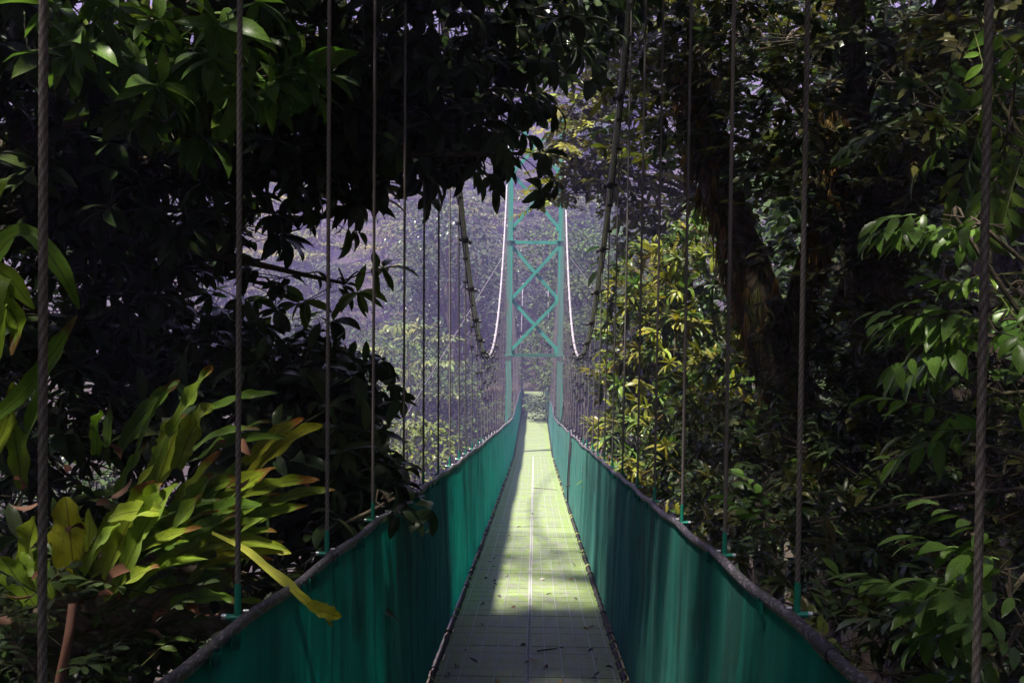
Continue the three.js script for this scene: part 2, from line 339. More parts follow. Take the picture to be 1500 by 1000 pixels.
// main cables, hangers and clamps
function cableY(d) {
  if (d < 16) return 1.65 - 0.42 + 0.042 * (16 - d) ** 2;
  if (d <= 32) return 1.65 - 0.42 + 0.026 * (d - 16) ** 2;
  return 1.65 - 1.2 + 0.0343 * (d - 46.5) ** 2;
}
const cableHW = d => d < 16 ? 0.70 : d < 32 ? lerp(0.70, 0.86, (d - 16) / 16) : lerp(0.86, 0.70, clamp((d - 32) / 14, 0, 1));
for (const s of [-1, 1]) {
  const main = sub('main_cable', bridge);
  let pts = []; for (let d = -2.5; d <= 32.01; d += 0.5) pts.push(P(s * cableHW(d), cableY(d), d));
  part('wire_rope', tube(pts, 0.0215, undefined, { radial: 10, uvs: 2, rows: 150 }), M.cable, main);
  pts = []; for (let d = 32; d <= 57; d += 0.5) pts.push(P(s * cableHW(d), cableY(d), d));
  part('wire_rope', tube(pts, 0.0215, undefined, { radial: 8, uvs: 2, rows: 60 }), M.cable, main);
  // the thinner companion rope that carries the clamps, below the main one on the near half
  pts = []; for (let d = 3; d <= 17.5; d += 0.5) pts.push(P(s * (cableHW(d) + 0.02), cableY(d) - 0.075 - 0.02 * Math.abs(Math.sin(d * Math.PI)), d));
  part('clamp_rope', tube(pts, 0.008, undefined, { radial: 6 }), M.iron, main);
  const d0 = s < 0 ? 1.4 : 1.5, ballG = new THREE.SphereGeometry(0.5, 8, 6), discG = new THREE.CylinderGeometry(0.5, 0.5, 1, 10);
  for (let d = d0; d < 56; d += 1.0) {
    if (Math.abs(d - 32) < 0.5) continue;
    const dj = d + rr(-0.03, 0.03), yr = railY(dj, s), top = P(s * cableHW(dj), cableY(dj), dj), bot = P(railX(dj, s) + s * 0.022, yr - 0.03, dj);
    const hanger = sub('hanger', bridge);
    if (d < 6) {
      const brk = bot.clone().lerp(top, clamp(3.4 / (top.y - bot.y), 0, 1));
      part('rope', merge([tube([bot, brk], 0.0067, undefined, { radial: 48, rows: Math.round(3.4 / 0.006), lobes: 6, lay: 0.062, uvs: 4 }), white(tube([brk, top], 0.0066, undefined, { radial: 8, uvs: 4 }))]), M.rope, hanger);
    } else part('rope', white(tube([bot, top], 0.0068, undefined, { radial: 7, uvs: 4 })), M.rope, hanger);
    // anchorage at the handrail
    const at = (x, y, q) => mat4(V(x, y, -dj), new THREE.Quaternion(), q);
    const ox = railX(dj, s);
    if (d < 31) {
      part('sleeve', tube([P(ox + s * 0.022, yr - 0.02, dj), P(ox + s * 0.0225, yr + 0.085, dj)], 0.0085, 0.0078, { radial: 10 }), d < 14 ? M.green : M.iron, hanger);
      const q = new THREE.Quaternion().setFromAxisAngle(V(0, 0, 1), Math.PI / 2);
      partAt('bracket', discG, d < 12 ? M.green : M.iron, hanger, mat4(V(ox + s * 0.03, yr + 0.006, -dj), q, V(0.014, 0.036, 0.022)));
      partAt('bolt', discG, M.zinc, hanger, mat4(V(ox + s * 0.054, yr + 0.007, -dj), q, V(0.013, 0.010, 0.013)));
      partAt('bolt', discG, M.zinc, hanger, mat4(V(ox + s * 0.002, yr + 0.021, -dj), q, V(0.008, 0.013, 0.008)));
      partAt('nut', ballG, M.iron, hanger, mat4(V(ox + s * 0.068, yr + 0.007, -dj), q, V(0.008, 0.022, 0.008)));
      // clamps on the hanger just under the cable, and the band round the cable
      const hh = top.y - bot.y, ux = (top.x - bot.x) / hh;
      const knob = (y, r) => { partAt('clamp', discG, M.iron, hanger, mat4(V(bot.x + ux * (y - bot.y), y, -dj), new THREE.Quaternion(), V(r * 2, r * 0.9, r * 2))); };
      if (d > 5 && d < 24) { knob(top.y - 0.20, 0.026); knob(top.y - 0.44, 0.026); if (d > 11 && d < 21) knob(top.y - 0.66, 0.022); }
      partAt('cable_band', ballG, d < 19 ? M.iron : M.cable, main, mat4(top.clone().add(V(0, -0.01, 0)), new THREE.Quaternion(), V(0.075, 0.085, 0.11)));
      partAt('band_bolt', discG, M.iron, main, mat4(top.clone().add(V(s * 0.05, -0.005, 0)), q, V(0.04, 0.03, 0.04)));
      if (d < 19) partAt('band_bolt', discG, M.iron, main, mat4(top.clone().add(V(-s * 0.05, -0.03, 0.02)), q, V(0.045, 0.03, 0.045)));
    }
  }
}
{ // loose rod ends standing by the right screen beside the tower
  const rods = sub('loose_rod', bridge);
  part('rod', tube([P(0.68, railY(22.5, 1) - 0.02, 22.5), P(0.655, railY(22.5, 1) + 0.32, 22.4), P(0.64, railY(22.5, 1) + 0.60, 22.3)], 0.014, undefined, { radial: 7 }), M.cable, rods);
  part('rod', tube([P(0.56, railY(22.0, 1) + 0.05, 22.0), P(0.61, railY(22.0, 1) + 0.25, 22.0), P(0.63, railY(22.0, 1) + 0.46, 22.0)], 0.010, undefined, { radial: 7 }), M.iron, rods);
  part('rod', tube([P(0.60, deckY(16.9) + 0.3, 16.9), P(0.61, deckY(16.9) + 0.6, 17.0), P(0.635, deckY(16.9) + 1.02, 17.0)], 0.012, undefined, { radial: 7 }), M.edge, rods);
  part('rod', tube([P(0.54, deckY(16.6) + 0.33, 16.6), P(0.61, deckY(16.6) + 0.36, 16.6)], 0.012, undefined, { radial: 7 }), M.edge, rods);
}

// ------------------------------------------------------------------ the tower
{
  const dT = 32, yw = v => 1.65 + (482 - v) / F * dT, foot = groundY(0, dT) - 0.4;
  const tower = thing('bridge_tower', P(0, foot, dT), 'tall green lattice steel tower straddling the footbridge walkway', 'tower');
  const lx = 0.80, lw = 0.17, top = yw(168);
  for (const s of [-1, 1]) {
    const leg = part('leg', boxBetween(P(s * lx, foot, dT), P(s * lx, top, dT), lw, lw), M.tower, tower);
    for (const v of [352, 520]) part('flange', boxBetween(P(s * lx - 0.13, yw(v), dT), P(s * lx + 0.13, yw(v), dT), 0.24, 0.05), M.tower, leg.parent);
    part('saddle', merge([boxBetween(P(s * 0.86, top - 0.02, dT - 0.16), P(s * 0.86, top - 0.02, dT + 0.16), 0.12, 0.1), tube([P(s * 0.86, cableY(32) + 0.0, dT - 0.12), P(s * 0.86, cableY(32) + 0.02, dT + 0.12)], 0.05, undefined, { radial: 10 })]), M.tower, tower);
  }
  const xi = lx - lw / 2;
  for (const [v, h] of [[355, 0.10], [520, 0.11], [172, 0.14]]) part('crossbar', boxBetween(P(-xi, yw(v), dT), P(xi, yw(v), dT), 0.08, h), v > 400 ? M.towerBar : M.tower, tower);
  for (const [a, b] of [[512, 440], [437, 362], [333, 256], [252, 178]]) {
    part('diagonal_brace', boxBetween(P(-xi, yw(a), dT - 0.045), P(xi, yw(b), dT - 0.045), 0.05, 0.10), M.tower, tower);
    part('diagonal_brace', boxBetween(P(-xi, yw(b), dT + 0.02), P(xi, yw(a), dT + 0.02), 0.05, 0.10), M.tower, tower);
    for (const s of [-1, 1]) part('gusset_plate', boxBetween(P(s * (xi - 0.09), yw((a + b) / 2 + (a - b) * 0.5), dT), P(s * (xi + 0.01), yw((a + b) / 2 + (a - b) * 0.5), dT), 0.02, 0.22), M.tower, tower);
  }
  for (let k = 0; k < 4; k++) { const a = deckY(32) - 0.5 - k * 1.9, b = a - 1.7; part('diagonal_brace', boxBetween(P(-xi, a, dT - 0.05), P(xi, b, dT - 0.05), 0.05, 0.1), M.tower, tower); part('diagonal_brace', boxBetween(P(-xi, b, dT + 0.02), P(xi, a, dT + 0.02), 0.05, 0.1), M.tower, tower); }
  part('crossbar', boxBetween(P(-xi, deckY(32) - 0.2, dT), P(xi, deckY(32) - 0.2, dT), 0.1, 0.14), M.tower, tower);
  // stays from the tower down to the sides
  for (const s of [-1, 1]) {
    const a = P(s * (lx + 0.08), yw(365), dT); const dir = V(s * 3.85, -4.75, 0); const e = a.clone().addScaledVector(dir, 2.35);
    e.y = Math.min(e.y, groundY(e.x, dT)) - 0.1;
    const w = part('stay_cable', tube([a, e], 0.012, undefined, { radial: 6 }), M.cable);
    tag(w, s < 0 ? 'thin pale stay cable slanting from the green tower toward the violet hillside' : 'thin pale stay cable slanting from the green tower behind sunlit leaves', 'cable');
  }
}

// ------------------------------------------------------------------ leaves and sprays
function leafGeo(L, W, { n = 5, e = 0.85, fold = 0.22, curl = 0.5, wave = 0, twist = 0, tipCurl = 0 } = {}) {
  const pos = [], uv = [], idx = []; let y = 0, z = 0;
  for (let i = 0; i <= n; i++) {
    const t = i / n, w = W / 2 * Math.pow(Math.max(0, Math.sin(Math.PI * Math.pow(t, e))), 0.8) + (i === 0 ? W * 0.03 : 0), a = curl * (t * t) + tipCurl * Math.max(0, t - 0.7);
    if (i) { z += L / n * Math.cos(a); y -= L / n * Math.sin(a); }
    const tw = twist * t, wv = wave * Math.sin(t * 15);
    for (const sx of [-1, 0, 1]) { const lx = sx * w, ly = Math.abs(sx) * (w * fold + wv * (sx > 0 ? 1 : -0.8)); pos.push(lx * Math.cos(tw) - ly * Math.sin(tw), y + lx * Math.sin(tw) + ly * Math.cos(tw), z); uv.push(0.5 + sx * 0.5, t); }
  }
  for (let i = 0; i < n; i++) for (let k = 0; k < 2; k++) { const a = i * 3 + k, b = a + 3; idx.push(a, b, a + 1, b, b + 1, a + 1); }
  const g = new THREE.BufferGeometry(); g.setAttribute('position', new THREE.Float32BufferAttribute(pos, 3)); g.setAttribute('uv', new THREE.Float32BufferAttribute(uv, 2)); g.setIndex(idx); g.computeVertexNormals();
  return white(g);
}
const ORI = (dir, up = V(0, 1, 0)) => { const z = dir.clone().normalize(), x = up.clone().cross(z); if (x.lengthSq() < 1e-4) x.set(1, 0, 0); x.normalize(); const y = z.clone().cross(x); return new THREE.Quaternion().setFromRotationMatrix(new THREE.Matrix4().makeBasis(x, y, z)); };
// a spray: leaves [{variant, matrix}] round a twig along +z, y up
function makeSpray(leaves, { mode, n, twig = 0.25, droop = 0.4, spread = [45, 95], jit = 0.25, size = [0.75, 1.15], twigR = 0.004 }) {
  const list = [];
  for (let k = 0; k < n; k++) {
    let dir, at;
    if (mode === 'whorl') {
      const f = k * 2.4 + rr(-0.3, 0.3), a = rr(...spread) * D2R; at = V(0, 0, twig * rr(0.72, 1));
      dir = V(Math.sin(a) * Math.cos(f), Math.sin(a) * Math.sin(f) * 0.8 + 0.12, Math.cos(a));
    } else {
      const t = (k + 1) / n, side = k % 2 ? 1 : -1, a = lerp(75, 25, t) * D2R; at = V(0, -droop * 0.15 * t * t * twig, twig * lerp(0.12, 1, t));
      dir = V(side * Math.sin(a), rr(-0.1, 0.25), Math.cos(a)); if (k === n - 1) dir = V(0, 0, 1);
    }
    dir.y -= droop * rr(0.5, 1.3); dir.add(V(rr(-jit, jit), rr(-jit, jit), rr(-jit, jit)));
    const up = V(rr(-0.5, 0.5), 1, rr(-0.2, 0.6));
    list.push({ v: Math.floor(rnd() * leaves.length), m: mat4(at, ORI(dir, up), rr(...size)), tint: rr(0.72, 1.25) });
  }
  const gs = list.map(l => { const g = leaves[l.v].clone().applyMatrix4(l.m); const h = rr(0.85, 1.15); return white(g, [l.tint * h, l.tint, l.tint * rr(0.7, 1.2)]); });
  const tw = white(tube([V(0, 0, -twig * 0.25), V(0, -droop * 0.03 * twig, twig * 0.5), V(0, -droop * 0.15 * twig, twig)], twigR, twigR * 0.5, { radial: 4, rows: 3, caps: false }), [1.3, 0.8, 1.0]);
  return { list, leaves, geo: merge([...gs, tw]) };
}
const LG = {
  broad: [leafGeo(0.20, 0.070, { curl: 0.5 }), leafGeo(0.23, 0.072, { curl: 0.8, twist: 0.3 }), leafGeo(0.17, 0.062, { curl: 0.2, fold: 0.3 })],
  oval: [leafGeo(0.19, 0.082, { n: 6, e: 0.9, curl: 0.7, tipCurl: 0.8 }), leafGeo(0.15, 0.075, { n: 6, e: 0.85, curl: 0.4, twist: 0.5 }), leafGeo(0.21, 0.07, { n: 6, curl: 1.1, twist: -0.5 }), leafGeo(0.11, 0.06, { e: 1, curl: 0.3 })],
  small: [leafGeo(0.10, 0.045, { n: 4, e: 1.0, curl: 0.3 }), leafGeo(0.12, 0.048, { n: 4, e: 0.95, curl: 0.6 }), leafGeo(0.085, 0.042, { n: 4, e: 1.2, fold: 0.1, curl: 0.1 })],
  slim: [leafGeo(0.17, 0.040, { curl: 0.5 }), leafGeo(0.20, 0.045, { curl: 0.9, twist: 0.4 }), leafGeo(0.13, 0.040, { curl: 0.2 })],
  pinna: [leafGeo(0.15, 0.055, { curl: 0.4, fold: 0.15 }), leafGeo(0.17, 0.058, { curl: 0.6, fold: 0.2, twist: 0.2 }), leafGeo(0.13, 0.05, { curl: 0.3 })],
};
const SP = {
  broad: [0, 1, 2, 3].map(() => makeSpray(LG.broad, { mode: 'whorl', n: 9, twig: 0.22, droop: 0.45 })),
  droopy: [0, 1, 2, 3, 4].map((k) => makeSpray(LG.oval, { mode: k % 2 ? 'alt' : 'whorl', n: 7, twig: 0.28, droop: 0.85, spread: [30, 95], jit: 0.5, size: [0.55, 1.2] })),
  small: [0, 1, 2, 3].map(() => makeSpray(LG.small, { mode: 'alt', n: 11, twig: 0.30, droop: 0.25 })),
  tuft: [0, 1, 2].map(() => makeSpray(LG.small, { mode: 'whorl', n: 9, twig: 0.16, droop: 0.1, spread: [35, 85] })),
  slim: [0, 1, 2, 3].map(() => makeSpray(LG.slim, { mode: 'whorl', n: 9, twig: 0.2, droop: 0.25, spread: [30, 85] })),
  pinna: [0, 1, 2].map(() => makeSpray(LG.pinna, { mode: 'alt', n: 9, twig: 0.42, droop: 0.75, jit: 0.15, twigR: 0.003 })),
};
const LM = {
  dark: leafMat([0.030, 0.062, 0.014], { gloss: 0.55, through: 0.28 }),
  mid: leafMat([0.055, 0.105, 0.016], { gloss: 0.5, through: 0.32 }),
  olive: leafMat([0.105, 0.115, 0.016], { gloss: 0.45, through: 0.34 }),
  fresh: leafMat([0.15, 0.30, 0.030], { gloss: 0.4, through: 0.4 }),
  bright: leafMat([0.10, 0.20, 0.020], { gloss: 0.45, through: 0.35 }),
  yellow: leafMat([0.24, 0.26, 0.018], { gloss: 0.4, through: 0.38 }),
};
const trunkPart = (pts, r0, r1, o) => tube(pts, r0, r1, { radial: 12, bumpy: 0.35, uvs: 1.2, ...o });

/* a tree or shrub built round given masses of foliage.
   masses: [u, v, d, ru, rv, rd, n] with u, v, ru, rv in photograph pixels at distance d (metres), rd and everything else in metres */
function leafyTree({ name, label, category = 'tree', base, fork, trunkR = 0.1, masses, sprays, mats, singles = 260, pitch = [-35, 25], scale = [0.8, 1.2], shell = 0.55, out = 0.8, limbR = 0.35, group }) {
  const t = thing(name, base, label, category, group);
  const mid = base.clone().lerp(fork, 0.5).add(V(rr(-0.1, 0.1), 0, rr(-0.1, 0.1)));
  part('trunk', trunkPart([base.clone().add(V(0, -0.3, 0)), mid, fork], trunkR * 1.25, trunkR * 0.8), M.bark, t);
  const all = [], twigs = [];
  for (const [u, v, d, ru, rv, rd, n, opt = {}] of masses) {
    const c = opt.world ? P(u, v, d) : px(u, v, d), R = opt.world ? V(ru, rv, rd) : V(ru / F * d, rv / F * d, rd);
    const m1 = fork.clone().lerp(c, 0.5).add(V(rr(-0.15, 0.15), rr(0.0, 0.25), rr(-0.15, 0.15)));
    part('limb', trunkPart([fork.clone().add(V(0, -0.05, 0)), m1, c], trunkR * limbR, 0.010, { radial: 7, bumpy: 0.2 }), M.bark, t);
    const nodes = []; const nb = Math.max(3, Math.round(n / 9));
    for (let k = 0; k < nb; k++) { const q = V(rr(-1, 1), rr(-0.8, 1), rr(-1, 1)).normalize().multiply(R).multiplyScalar(rr(0.5, 0.95)).add(c); nodes.push(q); twigs.push(tube([c, c.clone().lerp(q, 0.5).add(V(rr(-0.03, 0.03), rr(0, 0.06), rr(-0.03, 0.03))), q], 0.009, 0.004, { radial: 5, rows: 5, caps: false })); }
    for (let k = 0; k < n; k++) {
      const w = V(rr(-1, 1), rr(-1, 1), rr(-1, 1)); if (w.lengthSq() > 1) w.normalize().multiplyScalar(rnd());
      const l = Math.max(w.length(), 1e-3); w.multiplyScalar(Math.pow(l, shell) / l);
      const p = w.clone().multiply(R).add(c), o = w.clone().setY(0).add(V(rr(-1, 1), 0, rr(-1, 1)).multiplyScalar(out));
      const near = nodes.reduce((a, b) => a.distanceToSquared(p) < b.distanceToSquared(p) ? a : b);
      if (near.distanceTo(p) < 1.2) twigs.push(tube([near, p], 0.0035, 0.0025, { radial: 4, caps: false }));
      const yaw = opt.yaw !== undefined ? opt.yaw + rr(-0.6, 0.6) : Math.atan2(o.x, o.z), pt = (opt.pitch ? rr(...opt.pitch) : rr(...pitch)) * D2R;
      all.push({ p, q: new THREE.Quaternion().setFromEuler(new THREE.Euler(-pt, yaw, rr(-0.4, 0.4), 'YXZ')), s: rr(...scale) * (opt.s || 1), k: opt.sprays || sprays, m: opt.mat });
    }
  }
  part('twigs', merge(twigs), M.twig, t).userData.kind = 'stuff';
  addSprays(t, all, mats, singles);
  return t;
}
function addSprays(t, all, mats, singles) {
  // the sprays that show largest become single leaves; the rest of the crown is one mass
  for (const a of all) { a.d = seen(a.p); a.sp = pick(a.k); a.mat = a.m || pick(mats); }
  let left = singles; const near = all.filter(a => a.d > 0).sort((a, b) => a.d - b.d), done = new Set();
  for (const a of near) {
    if (left < a.sp.list.length) break; left -= a.sp.list.length; done.add(a);
    const w = mat4(a.p, a.q, a.s);
    for (const l of a.sp.list) partAt('leaf', a.sp.leaves[l.v], a.mat, t, w.clone().multiply(l.m));
  }
  const buckets = new Map();
  for (const a of all) if (!done.has(a)) { const key = a.sp; if (!buckets.has(key)) buckets.set(key, new Map()); const b = buckets.get(key); if (!b.has(a.mat)) b.set(a.mat, []); b.get(a.mat).push(a); }
  const origin = V(0, 0, 0); for (let p = t; p && p !== scene; p = p.parent) origin.add(p.position);
  for (const [sp, by] of buckets) for (const [m, list] of by) {
    const im = new THREE.InstancedMesh(sp.geo, m, list.length); im.name = 'crown'; im.userData.kind = 'stuff';
    list.forEach((a, i) => { im.setMatrixAt(i, mat4(a.p.clone().sub(origin), a.q, a.s)); const k = rr(0.7, 1.25); im.setColorAt(i, lin(k * rr(0.85, 1.2), k, k * rr(0.7, 1.1))); });
    t.add(im);
  }
}

// ------------------------------------------------------------------ trees beside the near end of the bridge
const bl = SP.broad, dr = SP.droopy;
leafyTree({
  name: 'broadleaf_tree', label: 'dark glossy broadleaf tree arching over the walkway with drooping leaves', base: P(-4.4, groundY(-4.4, 6.5), 6.5), fork: P(-4.0, 2.2, 6.3), trunkR: 0.2,
  masses: [
    [40, 50, 5.5, 150, 130, 0.8, 75], [40, 230, 6.0, 150, 130, 0.8, 70], [270, 90, 5.0, 150, 95, 0.5, 70, { mat: LM.fresh }], [240, 260, 6.2, 170, 120, 0.8, 80],
    [440, 60, 6.0, 140, 110, 0.7, 75], [430, 180, 6.4, 140, 80, 0.7, 65], [580, 60, 6.4, 150, 100, 0.8, 90, { sprays: dr }], [600, 150, 6.6, 140, 85, 0.7, 90, { sprays: dr }],
    [720, 70, 7.0, 130, 100, 0.7, 80, { sprays: dr }], [680, 175, 6.5, 70, 50, 0.4, 26, { sprays: dr }], [735, 205, 6.2, 26, 20, 0.2, 4, { sprays: dr }], [765, 225, 5.9, 12, 10, 0.1, 2, { sprays: dr, yaw: 1.2, pitch: [-50, -20] }], [700, 240, 6.3, 20, 12, 0.2, 3, { sprays: dr }], [600, 262, 6.4, 30, 10, 0.2, 4, { sprays: dr }], [560, 215, 6.4, 75, 40, 0.5, 24, { sprays: dr }], [645, 225, 6.4, 45, 26, 0.3, 10, { sprays: dr }],
    [800, 60, 8.0, 60, 70, 0.6, 30], [820, 10, 8.5, 100, 60, 0.6, 40],
    [150, 400, 6.8, 190, 110, 0.9, 90], [290, 320, 6.6, 70, 60, 0.5, 14], [400, 310, 6.4, 70, 45, 0.4, 9, { sprays: dr }], [400, 420, 6.6, 60, 50, 0.4, 7, { sprays: dr }], [505, 415, 6.3, 34, 30, 0.15, 3, { mat: LM.bright }], [390, 235, 6.5, 110, 50, 0.5, 28], [480, 265, 6.4, 50, 35, 0.4, 10],
    [60, 500, 6.5, 150, 90, 0.8, 60], [270, 430, 7.2, 60, 70, 0.5, 12],
    // above the picture
    [250, -170, 5.2, 360, 200, 1.5, 170], [650, -170, 6.2, 330, 180, 1.6, 190], [900, -330, 5.5, 330, 200, 1.6, 130], [500, -600, 5.0, 600, 330, 2.0, 190], [1000, -120, 8.0, 160, 80, 1.2, 60], [700, -250, 9.0, 260, 160, 1.3, 100],
    [-2.4, 5.2, 3, 2.2, 0.8, 2.6, 110, { world: 1, s: 1.5 }], [1.4, 5.6, 3, 2.0, 0.7, 2.8, 150, { world: 1, s: 1.5 }], [-1.2, 5.6, -2, 2.6, 0.9, 2.6, 300, { world: 1, s: 1.5 }], [1.8, 5.4, -2, 2.6, 0.9, 2.6, 300, { world: 1, s: 1.5 }], [0.2, 5.8, 7.4, 2.0, 0.7, 1.8, 40, { world: 1, s: 1.2 }], [-1.6, 5.6, 9.2, 0.9, 0.5, 0.9, 30, { world: 1, s: 1.2 }], [-2.2, 6.2, 10.8, 0.9, 0.5, 0.8, 18, { world: 1, s: 1.2 }], [-0.9, 6.3, 1.0, 1.8, 0.8, 2.6, 290, { world: 1, s: 1.5 }],
  ], sprays: bl, mats: [LM.dark, LM.dark, LM.mid], singles: 290,
});
leafyTree({
  name: 'leafy_shrub', label: 'dark green drooping shrub crowding the handrail behind the big fern', category: 'shrub', base: P(-1.9, groundY(-1.9, 5.8), 5.8), fork: P(-1.8, -0.2, 5.8), trunkR: 0.07,
  masses: [
    [440, 560, 6.0, 85, 55, 0.5, 70], [390, 530, 6.5, 100, 60, 0.6, 70], [480, 660, 5.6, 70, 60, 0.4, 60], [440, 700, 5.2, 80, 80, 0.4, 55], [510, 710, 5.4, 36, 50, 0.3, 26], [330, 530, 7.0, 150, 80, 0.6, 80], [150, 540, 7.0, 180, 100, 0.7, 85],
    [570, 735, 4.5, 22, 14, 0.10, 3, { yaw: 1.3, pitch: [-30, -5], s: 0.7 }], [400, 620, 6.0, 140, 80, 0.6, 75], [250, 640, 6.2, 200, 110, 0.6, 75], [60, 660, 6.0, 140, 120, 0.6, 60], [470, 770, 4.9, 40, 40, 0.3, 10], [530, 590, 5.8, 24, 30, 0.2, 8], [400, 860, 4.6, 90, 60, 0.3, 20], [60, 900, 5.2, 140, 80, 0.4, 40], [250, 930, 5.0, 120, 60, 0.4, 36], [120, 790, 5.6, 160, 70, 0.4, 60], [330, 780, 5.4, 120, 60, 0.4, 45],
  ], sprays: [...bl, ...dr], mats: [LM.dark, LM.mid, LM.dark], singles: 290, scale: [0.75, 1.1],
});

// mossy tree and undergrowth on the right
const mossyTree = leafyTree({
  name: 'mossy_tree', label: 'dark leaning tree hung with golden brown moss beside the bridge', base: P(3.6, groundY(3.6, 9), 9), fork: P(2.9, 2.6, 9), trunkR: 0.3, limbR: 0.3,
  masses: [
    [1030, 50, 9.5, 140, 100, 0.9, 150], [1150, 60, 8.5, 150, 110, 0.9, 110], [1300, 80, 7.5, 150, 120, 0.9, 110], [1450, 90, 6.5, 120, 130, 0.8, 75], [1010, 180, 10, 110, 80, 0.8, 90], [1250, 230, 8, 160, 100, 0.8, 100], [1400, 250, 7, 120, 90, 0.7, 70], [1110, 230, 9.5, 90, 80, 0.6, 60],
    [1270, 380, 8.5, 140, 90, 0.7, 75], [1200, 500, 9.5, 150, 90, 0.8, 85], [1350, 180, 5.8, 70, 30, 0.3, 14], [1330, 205, 5.6, 60, 26, 0.2, 10],
    [1200, -170, 7.5, 330, 160, 1.5, 200], [1500, -250, 6, 300, 200, 1.5, 150], [950, -140, 9.5, 160, 120, 1.2, 100], [1300, -600, 5, 500, 330, 2, 150], [1800, 100, 6, 260, 400, 1.2, 120],
  ], sprays: [...SP.small, ...SP.tuft], mats: [LM.dark, LM.olive, LM.olive, LM.mid], singles: 290, scale: [0.9, 1.4],
});
{ // trunk sections and hanging moss of the mossy tree
  const limb1 = [px(1180, 720, 9), px(1150, 560, 9), px(1110, 440, 9), px(1075, 330, 9.2), px(1030, 200, 9.5), px(1020, 60, 9.6)];
  part('limb', trunkPart(limb1, 0.26, 0.12, { radial: 14 }), M.bark, mossyTree);
  const limb2 = [px(1150, 560, 9), px(1180, 420, 8.8), px(1215, 280, 8.6), px(1230, 120, 8.6)];
  part('limb', trunkPart(limb2, 0.16, 0.08), M.bark, mossyTree);
  const strand = (() => { const gs = []; for (let k = 0; k < 9; k++) { const x = rr(-0.03, 0.03), z = rr(-0.03, 0.03), l = rr(0.05, 0.16); gs.push(tube([V(x * 0.3, 0, z * 0.3), V(x, -l * 0.5, z), V(x * 1.2 + rr(-0.02, 0.02), -l, z * 1.2)], 0.0035, 0.0012, { radial: 3, rows: 3, caps: false })); } return merge(gs); })();
  for (const [mt, n] of [[M.moss, 420], [M.mossGreen, 520]]) {
    const im = new THREE.InstancedMesh(strand, mt, n); im.name = 'hanging_moss'; im.userData.kind = 'stuff';
    const c1 = new THREE.CatmullRomCurve3(limb1), c2 = new THREE.CatmullRomCurve3(limb2);
    for (let i = 0; i < n; i++) {
      const c = rnd() < 0.75 ? c1 : c2, t = rr(0.05, 0.95), a = rr(0, 6.28), r = (c === c1 ? 0.2 : 0.11) * rr(0.7, 1.15), p = c.getPoint(t).add(V(Math.cos(a) * r, rr(-0.05, 0.05), Math.sin(a) * r)).sub(mossyTree.position);
      im.setMatrixAt(i, mat4(p, new THREE.Quaternion().setFromEuler(new THREE.Euler(rr(-0.3, 0.3), rr(0, 6), rr(-0.3, 0.3))), V(1, rr(0.7, 1.9), 1).multiplyScalar(rr(0.8, 1.5))));
      const k = rr(0.5, 1.5); im.setColorAt(i, lin(k, k * rr(0.8, 1.15), k));
    }
    mossyTree.add(im);
  }
  // bare twigs that stick out of the crown
  for (const path of [[[1270, 112, 6], [1300, 120, 6], [1330, 118, 6], [1345, 116, 6.1], [1380, 145, 6.2], [1415, 150, 6.3]], [[1330, 186, 5.7], [1370, 176, 5.8], [1410, 170, 6]], [[1290, 102, 6], [1305, 116, 6]]])
    part('bare_twig', tube(path.map(a => px(...a)), 0.004, 0.007, { radial: 5 }), std({ color: lin(0.22, 0.17, 0.12), roughness: 0.9 }), mossyTree);
}
leafyTree({
  name: 'sunlit_shrub', label: 'yellow-green sunlit shrub with slim leaves standing beyond the dark trunk', category: 'shrub', base: P(2.6, groundY(2.6, 14), 14), fork: P(2.4, 0.0, 14), trunkR: 0.1,
  masses: [
    [945, 470, 13.5, 55, 60, 0.7, 75], [960, 570, 13.5, 60, 80, 0.7, 100], [930, 640, 13.8, 45, 50, 0.6, 55], [1010, 520, 13, 60, 90, 0.7, 85], [1000, 640, 12.5, 80, 60, 0.6, 85], [960, 410, 13.5, 50, 40, 0.5, 45], [910, 560, 14, 24, 60, 0.4, 26], [1040, 440, 13, 60, 80, 0.6, 60], [980, 720, 12, 70, 50, 0.6, 60], [930, 700, 13, 40, 40, 0.5, 40], [1060, 560, 11.8, 40, 70, 0.5, 40], [1030, 360, 13, 50, 50, 0.5, 40],
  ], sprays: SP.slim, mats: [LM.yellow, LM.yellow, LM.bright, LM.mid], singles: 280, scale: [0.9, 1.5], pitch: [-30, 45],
});
leafyTree({
  name: 'overhanging_tree', label: 'olive small-leaved tree whose lit branch reaches across the tower top', base: P(4.2, groundY(4.2, 16.5), 16.5), fork: P(3.0, 3.6, 16.3), trunkR: 0.14,
  masses: [
    [930, 260, 15.5, 45, 70, 0.72, 105], [870, 250, 15.2, 60, 40, 0.6, 91], [820, 285, 15, 32, 18, 0.24, 22], [900, 150, 15.5, 70, 60, 0.72, 118], [850, 180, 15.2, 55, 45, 0.48, 62], [960, 90, 15.5, 70, 60, 0.72, 105], [870, 80, 15.5, 60, 60, 0.6, 77], [960, 340, 16, 50, 50, 0.6, 77], [840, 230, 15, 26, 40, 0.36, 25], [1000, 290, 16, 50, 60, 0.72, 60], [1040, 10, 14.5, 100, 70, 0.8, 110], [960, 0, 15, 90, 60, 0.8, 100], [900, -60, 15.5, 120, 90, 0.96, 112],
  ], sprays: [...SP.tuft, ...SP.small], mats: [LM.olive, LM.olive, LM.yellow, LM.yellow], singles: 280, scale: [1.0, 1.6], pitch: [-25, 30],
});
